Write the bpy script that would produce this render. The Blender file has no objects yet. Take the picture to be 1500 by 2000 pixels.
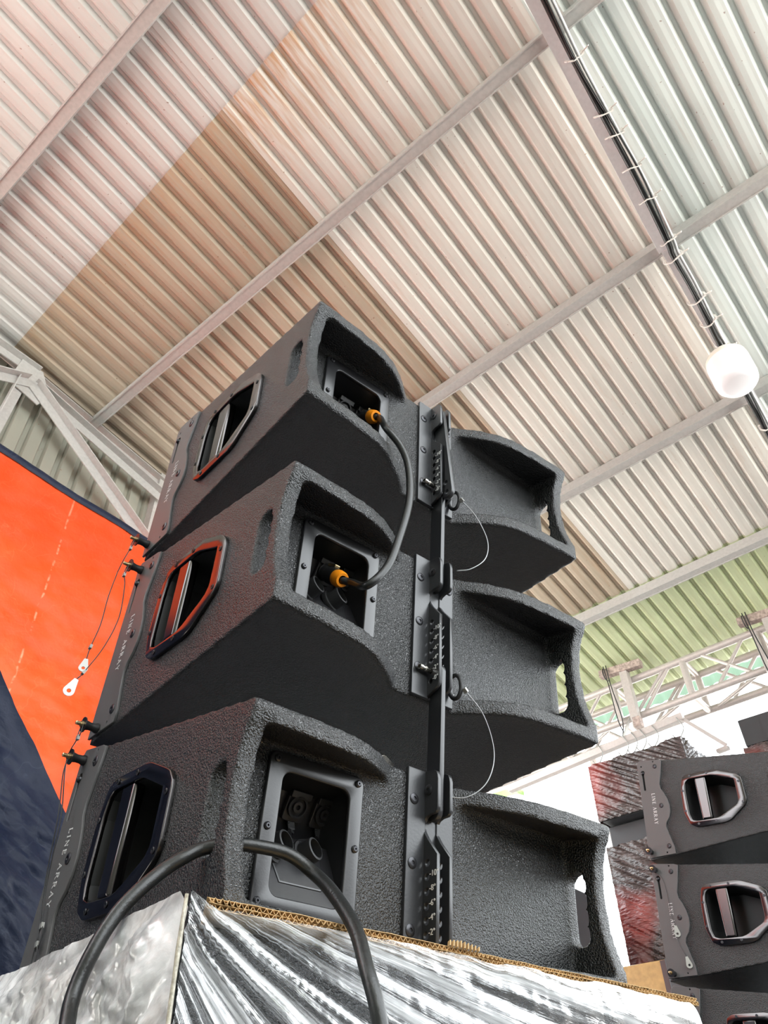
import bpy, bmesh, math, random
from mathutils import Matrix, Vector, Euler, noise as mnoise
random.seed(7)
scn = bpy.context.scene
COL = scn.collection
PI = math.pi

# ------------------------------------------------------------------ camera
CAM = Vector((-0.69520, -1.17161, 1.45482))
cd = bpy.data.cameras.new('camera'); cam = bpy.data.objects.new('camera', cd); COL.objects.link(cam)
cd.sensor_fit = 'VERTICAL'; cd.sensor_height = 36; cd.sensor_width = 27; cd.lens = 26.876
cd.clip_start = 0.02; cd.clip_end = 300
Rrows = ((0.75945361, -0.65034455, -0.01679834), (-0.42820899, -0.51915577, 0.73967178), (-0.48976247, -0.55455321, -0.6727581))
rm = Matrix(Rrows).transposed().to_4x4(); rm.translation = CAM
cam.matrix_world = rm
scn.camera = cam

# ------------------------------------------------------------------ world, sun, exposure
w = bpy.data.worlds.new('overcast_sky'); scn.world = w; w.use_nodes = True
nt = w.node_tree; nt.nodes.clear()
wo = nt.nodes.new('ShaderNodeOutputWorld'); bg = nt.nodes.new('ShaderNodeBackground')
bg.inputs[0].default_value = (0.92, 0.97, 1.0, 1); bg.inputs[1].default_value = 5.0
nt.links.new(bg.outputs[0], wo.inputs[0])
sd = bpy.data.lights.new('sun', 'SUN'); sd.energy = 25.0; sd.angle = 0.05; sd.color = (1.0, 0.96, 0.9)
sun = bpy.data.objects.new('sun', sd); COL.objects.link(sun); sun.location = (0, -6, 12)
sun.rotation_euler = (math.radians(-22), math.radians(14), 0)
scn.view_settings.view_transform = 'Standard'; scn.view_settings.look = 'None'
scn.view_settings.gamma = 1; scn.view_settings.use_curve_mapping = False
scn.view_settings.exposure = 0.3

# ------------------------------------------------------------------ materials
MATS = {}
def newmat(name):
    m = bpy.data.materials.new(name); m.use_nodes = True
    MATS[name] = m
    return m, m.node_tree, m.node_tree.nodes['Principled BSDF']
def N(nt, t, **k):
    n = nt.nodes.new(t)
    for a, b in k.items(): setattr(n, a, b)
    return n
def simple(name, col, rough=.5, metal=0., bump=0., bscale=200., var=0., spec=.5, stretch=None, coat=0.):
    m, nt, b = newmat(name)
    b.inputs['Base Color'].default_value = (*col, 1); b.inputs['Roughness'].default_value = rough
    b.inputs['Metallic'].default_value = metal; b.inputs['Specular IOR Level'].default_value = spec
    b.inputs['Coat Weight'].default_value = coat
    if bump or var:
        tc = N(nt, 'ShaderNodeTexCoord'); nz = N(nt, 'ShaderNodeTexNoise'); nz.inputs['Scale'].default_value = bscale
        nz.inputs['Detail'].default_value = 3
        src = tc.outputs['Object']
        if stretch:
            mp = N(nt, 'ShaderNodeMapping'); mp.inputs['Scale'].default_value = stretch
            nt.links.new(src, mp.inputs[0]); src = mp.outputs[0]
        nt.links.new(src, nz.inputs['Vector'])
        if bump:
            bp = N(nt, 'ShaderNodeBump'); bp.inputs['Strength'].default_value = bump; bp.inputs['Distance'].default_value = .003
            nt.links.new(nz.outputs[0], bp.inputs['Height']); nt.links.new(bp.outputs[0], b.inputs['Normal'])
        if var:
            rp = N(nt, 'ShaderNodeValToRGB')
            rp.color_ramp.elements[0].position = .3; rp.color_ramp.elements[1].position = .7
            rp.color_ramp.elements[0].color = (*[c * (1 - var) for c in col], 1)
            rp.color_ramp.elements[1].color = (*[min(1, c * (1 + var)) for c in col], 1)
            nt.links.new(nz.outputs[0], rp.inputs[0]); nt.links.new(rp.outputs[0], b.inputs['Base Color'])
    return m

def textured_paint(name, scale, strength, dist):
    m, nt, b = newmat(name)
    b.inputs['Base Color'].default_value = (.0085, .009, .0098, 1); b.inputs['Roughness'].default_value = .27
    b.inputs['Specular IOR Level'].default_value = .9
    tc = N(nt, 'ShaderNodeTexCoord')
    n1 = N(nt, 'ShaderNodeTexNoise'); n1.inputs['Scale'].default_value = scale; n1.inputs['Detail'].default_value = 2.0; n1.inputs['Roughness'].default_value = .55
    rp = N(nt, 'ShaderNodeValToRGB'); rp.color_ramp.elements[0].position = .35; rp.color_ramp.elements[1].position = .68
    bp = N(nt, 'ShaderNodeBump'); bp.inputs['Strength'].default_value = strength; bp.inputs['Distance'].default_value = dist
    nt.links.new(tc.outputs['Object'], n1.inputs['Vector']); nt.links.new(n1.outputs[0], rp.inputs[0])
    nt.links.new(rp.outputs[0], bp.inputs['Height']); nt.links.new(bp.outputs[0], b.inputs['Normal'])
    return m
textured_paint('textured_paint', 430, .88, .0014)
simple('powder_steel', (.11, .107, .107), .42, 0, .15, 900, spec=.6)
simple('black_anodised', (.022, .023, .026), .33, 0, .05, 300, spec=.7)
simple('bare_edge_steel', (.30, .31, .32), .38, .9, .1, 300)
simple('gunmetal', (.115, .108, .108), .2, 1.0)
simple('black_plastic', (.018, .018, .02), .3, 0, .03, 500, spec=.7)
simple('pocket_plastic', (.016, .016, .017), .5)
simple('black_rubber', (.012, .012, .013), .55)
simple('cable_rubber', (.013, .014, .014), .34, 0, .12, 400, spec=.55)
simple('screw_black', (.06, .06, .065), .32, .8)
simple('hole_black', (.003, .003, .003), .8)
simple('orange_plastic', (.95, .30, .01), .35)
simple('brass', (.62, .47, .26), .28, 1.0)
simple('nickel', (.62, .60, .56), .25, 1.0)
simple('zinc_tag', (.46, .455, .43), .4, .6)
simple('wire_black', (.03, .03, .032), .4)
simple('wire_steel', (.35, .35, .36), .4, .8)
simple('print_white', (.82, .82, .82), .6)
simple('galvanised', (.46, .455, .44), .5, .05, .06, 60, var=.07)
simple('galvanised_dark', (.30, .295, .28), .5, .25, .12, 40, var=.18)
simple('truss_paint', (.50, .455, .435), .38, .25, .05, 60, var=.06)
simple('rail_grey', (.80, .80, .81), .5, 0, .05, 60, var=.04)
simple('rusty_steel', (.38, .30, .27), .6, .2, .2, 60, var=.4)
simple('cable_white', (.78, .78, .78), .4)
simple('tie_white', (.80, .78, .74), .4)
simple('gutter_grey', (.20, .20, .20), .6)
simple('concrete', (.60, .58, .55), .9, 0, .3, 8, var=.12)
simple('floor_dark', (.045, .044, .043), .8, 0, .2, 12, var=.2)
simple('film_edge', (.46, .42, .33), .22, 0, .3, 300, var=.3, spec=.8)
simple('kraft', (.55, .36, .17), .85, 0, .2, 90, var=.12)
simple('kraft_dark', (.32, .19, .08), .85)
simple('taped_card', (.36, .22, .08), .3, 0, .15, 30, var=.2)
simple('dark_cabinet', (.03, .03, .033), .5, 0, .2, 300)
simple('leaf', (.09, .26, .02), .4, 0, .1, 20, var=.3)
simple('bark', (.3, .25, .15), .8, 0, .5, 20, var=.3)
m, nt, b = newmat('bulb_glow'); b.inputs['Base Color'].default_value = (.88, .88, .91, 1); b.inputs['Roughness'].default_value = .3
b.inputs['Emission Color'].default_value = (.96, .96, 1, 1); b.inputs['Emission Strength'].default_value = .04
simple('bulb_base', (.86, .80, .72), .35)

def roof_mat(name, col, rust, dirt_reflect, rustcol=(.42, .20, .08), stain=0):
    m, nt, b = newmat(name)
    b.inputs['Roughness'].default_value = .5; b.inputs['Specular IOR Level'].default_value = .35
    tc = N(nt, 'ShaderNodeTexCoord')
    mp = N(nt, 'ShaderNodeMapping'); mp.inputs['Scale'].default_value = (.9, 9, 1)
    nt.links.new(tc.outputs['Object'], mp.inputs[0])
    n1 = N(nt, 'ShaderNodeTexNoise'); n1.inputs['Scale'].default_value = 2.2; n1.inputs['Detail'].default_value = 6; n1.inputs['Roughness'].default_value = .65
    nt.links.new(mp.outputs[0], n1.inputs['Vector'])
    r1 = N(nt, 'ShaderNodeValToRGB'); r1.color_ramp.elements[0].position = .60 - .16 * rust; r1.color_ramp.elements[1].position = .80 - .1 * rust
    nt.links.new(n1.outputs[0], r1.inputs[0])
    n2 = N(nt, 'ShaderNodeTexNoise'); n2.inputs['Scale'].default_value = 2.5; n2.inputs['Detail'].default_value = 4
    nt.links.new(tc.outputs['Object'], n2.inputs['Vector'])
    r2 = N(nt, 'ShaderNodeValToRGB')
    r2.color_ramp.elements[0].position = .35; r2.color_ramp.elements[1].position = .7
    r2.color_ramp.elements[0].color = (*[c * (1 - dirt_reflect) for c in col], 1); r2.color_ramp.elements[1].color = (*col, 1)
    nt.links.new(n2.outputs[0], r2.inputs[0])
    n3 = N(nt, 'ShaderNodeTexNoise'); n3.inputs['Scale'].default_value = 60; n3.inputs['Detail'].default_value = 1
    nt.links.new(tc.outputs['Object'], n3.inputs['Vector'])
    r3 = N(nt, 'ShaderNodeValToRGB'); r3.color_ramp.elements[0].position = .76; r3.color_ramp.elements[1].position = .79
    nt.links.new(n3.outputs[0], r3.inputs[0])
    mul = N(nt, 'ShaderNodeMath', operation='MULTIPLY'); mul.inputs[1].default_value = .15 + .55 * rust
    nt.links.new(r1.outputs[0], mul.inputs[0])
    mx = N(nt, 'ShaderNodeMixRGB'); nt.links.new(mul.outputs[0], mx.inputs[0]); nt.links.new(r2.outputs[0], mx.inputs[1]); mx.inputs[2].default_value = (*rustcol, 1)
    mul2 = N(nt, 'ShaderNodeMath', operation='MULTIPLY'); mul2.inputs[1].default_value = .6
    nt.links.new(r3.outputs[0], mul2.inputs[0])
    mx2 = N(nt, 'ShaderNodeMixRGB'); nt.links.new(mul2.outputs[0], mx2.inputs[0]); nt.links.new(mx.outputs[0], mx2.inputs[1]); mx2.inputs[2].default_value = (.2, .09, .05, 1)
    fin_ = mx2.outputs[0]
    if stain:                                            # rust bleeding from the sheet's upper lap
        sx = N(nt, 'ShaderNodeSeparateXYZ'); nt.links.new(tc.outputs['Object'], sx.inputs[0])
        ma_ = N(nt, 'ShaderNodeMapRange'); ma_.inputs[1].default_value = .52; ma_.inputs[2].default_value = 1.05; ma_.inputs[3].default_value = 1; ma_.inputs[4].default_value = 0; nt.links.new(sx.outputs[0], ma_.inputs[0])
        mb_ = N(nt, 'ShaderNodeMapRange'); mb_.inputs[1].default_value = .25; mb_.inputs[2].default_value = 1.0; nt.links.new(sx.outputs[1], mb_.inputs[0])
        n4 = N(nt, 'ShaderNodeTexNoise'); n4.inputs['Scale'].default_value = 7; n4.inputs['Detail'].default_value = 5; nt.links.new(mp.outputs[0], n4.inputs['Vector'])
        r4 = N(nt, 'ShaderNodeValToRGB'); r4.color_ramp.elements[0].position = .38; r4.color_ramp.elements[1].position = .62; nt.links.new(n4.outputs[0], r4.inputs[0])
        p1 = N(nt, 'ShaderNodeMath', operation='MULTIPLY'); nt.links.new(ma_.outputs[0], p1.inputs[0]); nt.links.new(mb_.outputs[0], p1.inputs[1])
        p2 = N(nt, 'ShaderNodeMath', operation='MULTIPLY'); nt.links.new(p1.outputs[0], p2.inputs[0]); nt.links.new(r4.outputs[0], p2.inputs[1])
        p3 = N(nt, 'ShaderNodeMath', operation='MULTIPLY'); nt.links.new(p2.outputs[0], p3.inputs[0]); p3.inputs[1].default_value = stain
        mx3 = N(nt, 'ShaderNodeMixRGB'); nt.links.new(p3.outputs[0], mx3.inputs[0]); nt.links.new(fin_, mx3.inputs[1]); mx3.inputs[2].default_value = (.50, .27, .11, 1); fin_ = mx3.outputs[0]
    nt.links.new(fin_, b.inputs['Base Color'])
    return m
roof_mat('roof_upper', (.60, .595, .575), .1, .06)
roof_mat('roof_tan', (.47, .40, .31), .45, .15, stain=.35)
roof_mat('roof_warm', (.70, .68, .63), .25, .08, stain=.9)
roof_mat('roof_white', (.69, .74, .715), .12, .08)
roof_mat('roof_green_bounce', (.52, .58, .36), .3, .14, (.40, .32, .10))  # green light bounced from outside is put into this sheet colour
roof_mat('wall_sheet', (.31, .32, .27), .1, .12)

def tarp(name, col, trans, crease, camt=.16, line=None, spec=.28, bst=.35):
    m, nt, b = newmat(name)
    out = nt.nodes['Material Output']
    tc = N(nt, 'ShaderNodeTexCoord')
    n1 = N(nt, 'ShaderNodeTexNoise'); n1.inputs['Scale'].default_value = 5; n1.inputs['Detail'].default_value = 6; n1.inputs['Roughness'].default_value = .6
    nt.links.new(tc.outputs['Object'], n1.inputs['Vector'])
    rp = N(nt, 'ShaderNodeValToRGB'); rp.color_ramp.elements[0].position = .3; rp.color_ramp.elements[1].position = .75
    rp.color_ramp.elements[0].color = (*[c * .88 for c in col], 1); rp.color_ramp.elements[1].color = (*[min(1, c * 1.1 + .02) for c in col], 1)
    nt.links.new(n1.outputs[0], rp.inputs[0])
    # pale hairline creases in the woven plastic
    vr = N(nt, 'ShaderNodeTexVoronoi', feature='DISTANCE_TO_EDGE'); vr.inputs['Scale'].default_value = 5.5
    n2 = N(nt, 'ShaderNodeTexNoise'); n2.inputs['Scale'].default_value = 7
    nt.links.new(tc.outputs['Object'], n2.inputs['Vector'])
    mxv = N(nt, 'ShaderNodeMixRGB'); mxv.inputs[0].default_value = .25
    nt.links.new(tc.outputs['Object'], mxv.inputs[1]); nt.links.new(n2.outputs['Color'], mxv.inputs[2]); nt.links.new(mxv.outputs[0], vr.inputs['Vector'])
    r2 = N(nt, 'ShaderNodeValToRGB'); r2.color_ramp.elements[0].position = 0; r2.color_ramp.elements[1].position = .014
    r2.color_ramp.elements[0].color = (1, 1, 1, 1); r2.color_ramp.elements[1].color = (0, 0, 0, 1)
    nt.links.new(vr.outputs['Distance'], r2.inputs[0])
    n3 = N(nt, 'ShaderNodeTexNoise'); n3.inputs['Scale'].default_value = 9; n3.inputs['Detail'].default_value = 3
    nt.links.new(tc.outputs['Object'], n3.inputs['Vector'])
    mu = N(nt, 'ShaderNodeMath', operation='MULTIPLY'); nt.links.new(r2.outputs[0], mu.inputs[0]); nt.links.new(n3.outputs[0], mu.inputs[1])
    mu2 = N(nt, 'ShaderNodeMath', operation='MULTIPLY'); nt.links.new(mu.outputs[0], mu2.inputs[0]); mu2.inputs[1].default_value = camt
    mx = N(nt, 'ShaderNodeMixRGB'); nt.links.new(mu2.outputs[0], mx.inputs[0]); nt.links.new(rp.outputs[0], mx.inputs[1]); mx.inputs[2].default_value = (*crease, 1)
    if line:                                             # worn pale fold line across the sheet
        nv, c0, wd = line
        dt = N(nt, 'ShaderNodeVectorMath', operation='DOT_PRODUCT'); nt.links.new(tc.outputs['Object'], dt.inputs[0]); dt.inputs[1].default_value = nv
        sb_ = N(nt, 'ShaderNodeMath', operation='SUBTRACT'); nt.links.new(dt.outputs['Value'], sb_.inputs[0]); sb_.inputs[1].default_value = c0
        ab = N(nt, 'ShaderNodeMath', operation='ABSOLUTE'); nt.links.new(sb_.outputs[0], ab.inputs[0])
        lr = N(nt, 'ShaderNodeMapRange'); lr.inputs[1].default_value = 0; lr.inputs[2].default_value = wd; lr.inputs[3].default_value = 1; lr.inputs[4].default_value = 0; nt.links.new(ab.outputs[0], lr.inputs[0])
        n5 = N(nt, 'ShaderNodeTexNoise'); n5.inputs['Scale'].default_value = 30; nt.links.new(tc.outputs['Object'], n5.inputs['Vector'])
        r5 = N(nt, 'ShaderNodeValToRGB'); r5.color_ramp.elements[0].position = .45; r5.color_ramp.elements[1].position = .6; nt.links.new(n5.outputs[0], r5.inputs[0])
        m5 = N(nt, 'ShaderNodeMath', operation='MULTIPLY'); nt.links.new(lr.outputs[0], m5.inputs[0]); nt.links.new(r5.outputs[0], m5.inputs[1])
        m6 = N(nt, 'ShaderNodeMath', operation='MULTIPLY'); nt.links.new(m5.outputs[0], m6.inputs[0]); m6.inputs[1].default_value = .42
        mx0 = mx; mx = N(nt, 'ShaderNodeMixRGB'); nt.links.new(m6.outputs[0], mx.inputs[0]); nt.links.new(mx0.outputs[0], mx.inputs[1]); mx.inputs[2].default_value = (1, .55, .36, 1)
    nt.links.new(mx.outputs[0], b.inputs['Base Color']); b.inputs['Roughness'].default_value = .48; b.inputs['Specular IOR Level'].default_value = spec
    bp = N(nt, 'ShaderNodeBump'); bp.inputs['Strength'].default_value = bst; bp.inputs['Distance'].default_value = .02
    nt.links.new(n1.outputs[0], bp.inputs['Height']); nt.links.new(bp.outputs[0], b.inputs['Normal'])
    if trans:
        tr = N(nt, 'ShaderNodeBsdfTranslucent'); nt.links.new(mx.outputs[0], tr.inputs[0])
        ms = N(nt, 'ShaderNodeMixShader'); ms.inputs[0].default_value = trans
        nt.links.new(b.outputs[0], ms.inputs[1]); nt.links.new(tr.outputs[0], ms.inputs[2]); nt.links.new(ms.outputs[0], out.inputs[0])
    return m
_p0, _p1 = (1.183, 3.932), (1.196, 3.076)
_d = Vector((_p1[0] - _p0[0], _p1[1] - _p0[1])).normalized(); _n2 = Vector((-_d.y, _d.x))
_EH = Vector((0.98612661, 0.16599489, 0)); _nv = _EH*_n2.x + Vector((0, 0, 1))*_n2.y
_c0 = _n2.x*(_p0[0] + CAM.dot(_EH)) + _n2.y*_p0[1]
tarp('tarp_orange', (.80, .070, .006), .09, (.95, .35, .18), .16, (tuple(_nv), _c0, .007), .3, .6)
tarp('tarp_navy', (.006, .012, .036), 0, (.22, .27, .36), .10, None, .2, .5)

def film(name, focus, tint, base, streak_scale, lo, hi, amt, ior, bst=.35, dirt_reflect=0):
    """clear stretch film: transparent with glossy reflection, white and denser in its gathered folds"""
    m, nt, b = newmat(name)
    out = nt.nodes['Material Output']
    tc = N(nt, 'ShaderNodeTexCoord')
    uv = tc.outputs['UV']
    mp = N(nt, 'ShaderNodeMapping'); mp.inputs['Scale'].default_value = streak_scale
    nt.links.new(uv, mp.inputs[0])
    n1 = N(nt, 'ShaderNodeTexNoise'); n1.inputs['Scale'].default_value = 1; n1.inputs['Detail'].default_value = 8; n1.inputs['Roughness'].default_value = .58; n1.inputs['Distortion'].default_value = .25
    nt.links.new(mp.outputs[0], n1.inputs['Vector'])
    rp = N(nt, 'ShaderNodeValToRGB'); rp.color_ramp.elements[0].position = lo; rp.color_ramp.elements[1].position = hi
    nt.links.new(n1.outputs[0], rp.inputs[0])
    ma = N(nt, 'ShaderNodeMath', operation='MULTIPLY_ADD'); ma.inputs[1].default_value = amt; ma.inputs[2].default_value = base
    nt.links.new(rp.outputs[0], ma.inputs[0])
    tr = N(nt, 'ShaderNodeBsdfTransparent'); tr.inputs[0].default_value = (*tint, 1)
    b.inputs['Base Color'].default_value = (.90, .91, .92, 1); b.inputs['Roughness'].default_value = .14; b.inputs['Specular IOR Level'].default_value = .9
    bp = N(nt, 'ShaderNodeBump'); bp.inputs['Strength'].default_value = bst; bp.inputs['Distance'].default_value = .005 if not dirt_reflect else .007
    nt.links.new(n1.outputs[0], bp.inputs['Height']); nt.links.new(bp.outputs[0], b.inputs['Normal'])
    if dirt_reflect:                                             # brownish reflections put into the loose film's colour
        nd = N(nt, 'ShaderNodeTexNoise'); nd.inputs['Scale'].default_value = 9; nd.inputs['Detail'].default_value = 5; nt.links.new(tc.outputs['Object'], nd.inputs['Vector'])
        rd = N(nt, 'ShaderNodeValToRGB'); rd.color_ramp.elements[0].position = .48; rd.color_ramp.elements[1].position = .68
        rd.color_ramp.elements[0].color = (.97, .97, .97, 1); rd.color_ramp.elements[1].color = (.62, .55, .49, 1)
        nt.links.new(nd.outputs[0], rd.inputs[0]); nt.links.new(rd.outputs[0], b.inputs['Base Color'])
    gl = N(nt, 'ShaderNodeBsdfGlossy'); gl.inputs['Roughness'].default_value = .1; gl.inputs['Color'].default_value = (1, 1, 1, 1)
    nt.links.new(bp.outputs[0], gl.inputs['Normal'])
    fr = N(nt, 'ShaderNodeFresnel'); fr.inputs[0].default_value = ior; nt.links.new(bp.outputs[0], fr.inputs['Normal'])
    m1 = N(nt, 'ShaderNodeMixShader'); nt.links.new(fr.outputs[0], m1.inputs[0]); nt.links.new(tr.outputs[0], m1.inputs[1]); nt.links.new(gl.outputs[0], m1.inputs[2])
    m2 = N(nt, 'ShaderNodeMixShader'); nt.links.new(ma.outputs[0], m2.inputs[0]); nt.links.new(m1.outputs[0], m2.inputs[1]); nt.links.new(b.outputs[0], m2.inputs[2])
    nt.links.new(m2.outputs[0], out.inputs[0])
    return m
film('stretch_film', None, (.93, .94, .95), .025, (.9, 17, 1), .48, .68, .74, 1.22, .45)
film('stretch_film_loose', None, (.95, .96, .97), .45, (3.4, 15, 1), .38, .56, .5, 1.6, .5, 1)

def redwrap(name):
    m, nt, b = newmat(name)
    tc = N(nt, 'ShaderNodeTexCoord')
    n1 = N(nt, 'ShaderNodeTexNoise'); n1.inputs['Scale'].default_value = 2.2; n1.inputs['Detail'].default_value = 2
    nt.links.new(tc.outputs['Object'], n1.inputs['Vector'])
    r1 = N(nt, 'ShaderNodeValToRGB'); r1.color_ramp.elements[0].position = .50; r1.color_ramp.elements[1].position = .66
    r1.color_ramp.elements[0].color = (.035, .022, .021, 1); r1.color_ramp.elements[1].color = (.22, .03, .025, 1)
    nt.links.new(n1.outputs[0], r1.inputs[0]); nt.links.new(r1.outputs[0], b.inputs['Base Color'])
    b.inputs['Roughness'].default_value = .2; b.inputs['Specular IOR Level'].default_value = .8
    n2 = N(nt, 'ShaderNodeTexNoise'); n2.inputs['Scale'].default_value = 24; n2.inputs['Detail'].default_value = 5
    mp = N(nt, 'ShaderNodeMapping'); mp.inputs['Rotation'].default_value = (0, 0, .5); mp.inputs['Scale'].default_value = (.3, 1.2, 1)
    nt.links.new(tc.outputs['UV'], mp.inputs[0]); nt.links.new(mp.outputs[0], n2.inputs['Vector'])
    bp = N(nt, 'ShaderNodeBump'); bp.inputs['Strength'].default_value = .5; bp.inputs['Distance'].default_value = .02
    nt.links.new(n2.outputs[0], bp.inputs['Height']); nt.links.new(bp.outputs[0], b.inputs['Normal'])
redwrap('red_film')
m, nt, b = newmat('green_awning'); b.inputs['Base Color'].default_value = (.10, .17, .115, 1); b.inputs['Roughness'].default_value = .5

# ------------------------------------------------------------------ mesh helpers
class MB:
    """collects shapes into one bmesh; every coordinate is multiplied by s on build"""
    def __init__(self, s=1.0): self.bm = bmesh.new(); self.s = s
    def face(self, pts):
        try: return self.bm.faces.new([self.bm.verts.new(p) for p in pts])
        except ValueError: return None
    def box(self, a, b):
        x0, y0, z0 = a; x1, y1, z1 = b
        v = [self.bm.verts.new(p) for p in ((x0,y0,z0),(x1,y0,z0),(x1,y1,z0),(x0,y1,z0),(x0,y0,z1),(x1,y0,z1),(x1,y1,z1),(x0,y1,z1))]
        for f in ((3,2,1,0),(4,5,6,7),(0,1,5,4),(1,2,6,5),(2,3,7,6),(3,0,4,7)): self.bm.faces.new([v[i] for i in f])
        return self
    def bar(self, p, q, w, h, up=(0,0,1)):
        p, q = Vector(p), Vector(q); d = (q - p).normalized(); u = Vector(up); s = d.cross(u).normalized(); u = s.cross(d).normalized()
        r = [[c + s * (a * w / 2) + u * (b * h / 2) for a, b in ((-1,-1),(1,-1),(1,1),(-1,1))] for c in (p, q)]
        v = [[self.bm.verts.new(x) for x in k] for k in r]
        for i in range(4): self.bm.faces.new((v[0][i], v[0][(i+1)%4], v[1][(i+1)%4], v[1][i]))
        self.bm.faces.new(v[0][::-1]); self.bm.faces.new(v[1]); return self
    def tube(self, path, r, n=10, cap=True, closed=False):
        path = [Vector(p) for p in path]; rings = []
        up = None
        for i, p in enumerate(path):
            a = path[i-1] if (i > 0 or closed) else p; c = path[(i+1) % len(path)] if (i < len(path)-1 or closed) else p
            d = (c - a).normalized()
            if up is None:
                up = Vector((0,0,1)) if abs(d.z) < .9 else Vector((1,0,0))
            s = d.cross(up)
            if s.length < 1e-6: s = d.orthogonal()
            s.normalize(); up = s.cross(d).normalized()
            rr = r[i] if isinstance(r, (list, tuple)) else r
            rings.append([self.bm.verts.new(p + (s * math.cos(t) + up * math.sin(t)) * rr) for t in [2*PI*k/n for k in range(n)]])
        m = len(rings)
        for i in range(m if closed else m - 1):
            A, B = rings[i], rings[(i+1) % m]
            for k in range(n): self.bm.faces.new((A[k], A[(k+1)%n], B[(k+1)%n], B[k]))
        if cap and not closed:
            self.bm.faces.new(rings[0][::-1]); self.bm.faces.new(rings[-1])
        return self
    def lathe(self, origin, axis, prof, n=20, cap0=True, cap1=True):
        """prof: list of (distance along axis, radius)"""
        o, d = Vector(origin), Vector(axis).normalized(); s = d.orthogonal().normalized(); u = d.cross(s)
        rings = [[self.bm.verts.new(o + d * h + (s * math.cos(2*PI*k/n) + u * math.sin(2*PI*k/n)) * max(r, 1e-5)) for k in range(n)] for h, r in prof]
        for A, B in zip(rings, rings[1:]):
            for k in range(n): self.bm.faces.new((A[k], A[(k+1)%n], B[(k+1)%n], B[k]))
        if cap0: self.bm.faces.new(rings[0][::-1])
        if cap1: self.bm.faces.new(rings[-1])
        return self
    def prism(self, poly, fn, w0, w1):
        """poly (u,v) extruded from w0 to w1, fn(u,v,w)->xyz"""
        A = [self.bm.verts.new(fn(u, v, w0)) for u, v in poly]; B = [self.bm.verts.new(fn(u, v, w1)) for u, v in poly]
        n = len(poly)
        for i in range(n): self.bm.faces.new((A[i], A[(i+1)%n], B[(i+1)%n], B[i]))
        self.bm.faces.new(A[::-1]); self.bm.faces.new(B); return self
    def mesh(self, name):
        bmesh.ops.recalc_face_normals(self.bm, faces=self.bm.faces[:])
        if self.s != 1: bmesh.ops.scale(self.bm, vec=(self.s,)*3, verts=self.bm.verts[:])
        me = bpy.data.meshes.new(name); self.bm.to_mesh(me); self.bm.free(); return me
    def build(self, name, mat, parent=None, smooth=False, bevel=0.0, seg=2):
        me = self.mesh(name)
        return link(name, me, mat, parent, smooth, bevel, seg)
def link(name, me, mat, parent=None, smooth=False, bevel=0., seg=2):
    if mat: me.materials.clear(); me.materials.append(MATS[mat])
    o = bpy.data.objects.new(name, me); COL.objects.link(o)
    if parent is not None: o.parent = parent
    if smooth:
        me.polygons.foreach_set('use_smooth', [True] * len(me.polygons))
        if smooth != 'all':
            me.set_sharp_from_angle(angle=math.radians(smooth if smooth is not True else 40))
    if bevel:
        md = o.modifiers.new('bevel', 'BEVEL'); md.width = bevel; md.segments = seg; md.limit_method = 'ANGLE'; md.angle_limit = math.radians(35)
    return o
def empty(name, loc=(0,0,0), rot=(0,0,0)):
    o = bpy.data.objects.new(name, None); COL.objects.link(o); o.location = loc; o.rotation_euler = rot; o.empty_display_size = .05; return o
def tag(o, label=None, cat=None, group=None, kind=None):
    if label: o['label'] = label
    if cat: o['category'] = cat
    if group: o['group'] = group
    if kind: o['kind'] = kind
    return o
def copy_tree(o, parent=None):
    c = o.copy(); COL.objects.link(c)
    if parent is not None: c.parent = parent
    for ch in list(o.children): copy_tree(ch, c)
    return c
def smoothpath(pts, n=10):
    P = [Vector(p) for p in pts]; out = []
    for i in range(len(P) - 1):
        p0 = P[i-1] if i else P[0] * 2 - P[1]; p1, p2 = P[i], P[i+1]; p3 = P[i+2] if i + 2 < len(P) else P[-1] * 2 - P[-2]
        for k in range(n):
            t = k / n
            out.append(.5 * ((2*p1) + (-p0+p2)*t + (2*p0-5*p1+4*p2-p3)*t*t + (-p0+3*p1-3*p2+p3)*t**3))
    out.append(P[-1]); return out
def rounded(poly, it=2, f=.22):
    for _ in range(it):
        o = []
        for (x0,y0),(x1,y1) in zip(poly, poly[1:] + poly[:1]):
            o += [(x0+(x1-x0)*f, y0+(y1-y0)*f), (x1+(x0-x1)*f, y1+(y0-y1)*f)]
        poly = o
    return poly
def circle(cx, cy, r, n=16): return [(cx + r*math.cos(2*PI*k/n), cy + r*math.sin(2*PI*k/n)) for k in range(n)]
def rrect(x0, y0, x1, y1, r, n=5):
    out = []
    for cx, cy, a0 in ((x1-r, y1-r, 0), (x0+r, y1-r, PI/2), (x0+r, y0+r, PI), (x1-r, y0+r, 1.5*PI)):
        out += [(cx + r*math.cos(a0 + PI/2*k/n), cy + r*math.sin(a0 + PI/2*k/n)) for k in range(n+1)]
    return out
def plate_mesh(name, outlines, thick, fn, s=1.0, bevel=0.):
    """flat plate with real holes: outlines[0] outer, the others holes; fn maps (u,v,w) to xyz"""
    cu = bpy.data.curves.new(name, 'CURVE'); cu.dimensions = '2D'; cu.fill_mode = 'BOTH'; cu.extrude = max(thick/2 - bevel, 1e-5); cu.bevel_depth = bevel; cu.bevel_resolution = 1
    if bevel: cu.offset = -bevel
    for ol in outlines:
        sp = cu.splines.new('POLY'); sp.points.add(len(ol) - 1); sp.use_cyclic_u = True
        for p, (u, v) in zip(sp.points, ol): p.co = (u, v, 0, 1)
    return curve_mesh(cu, name, fn, s)
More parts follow.
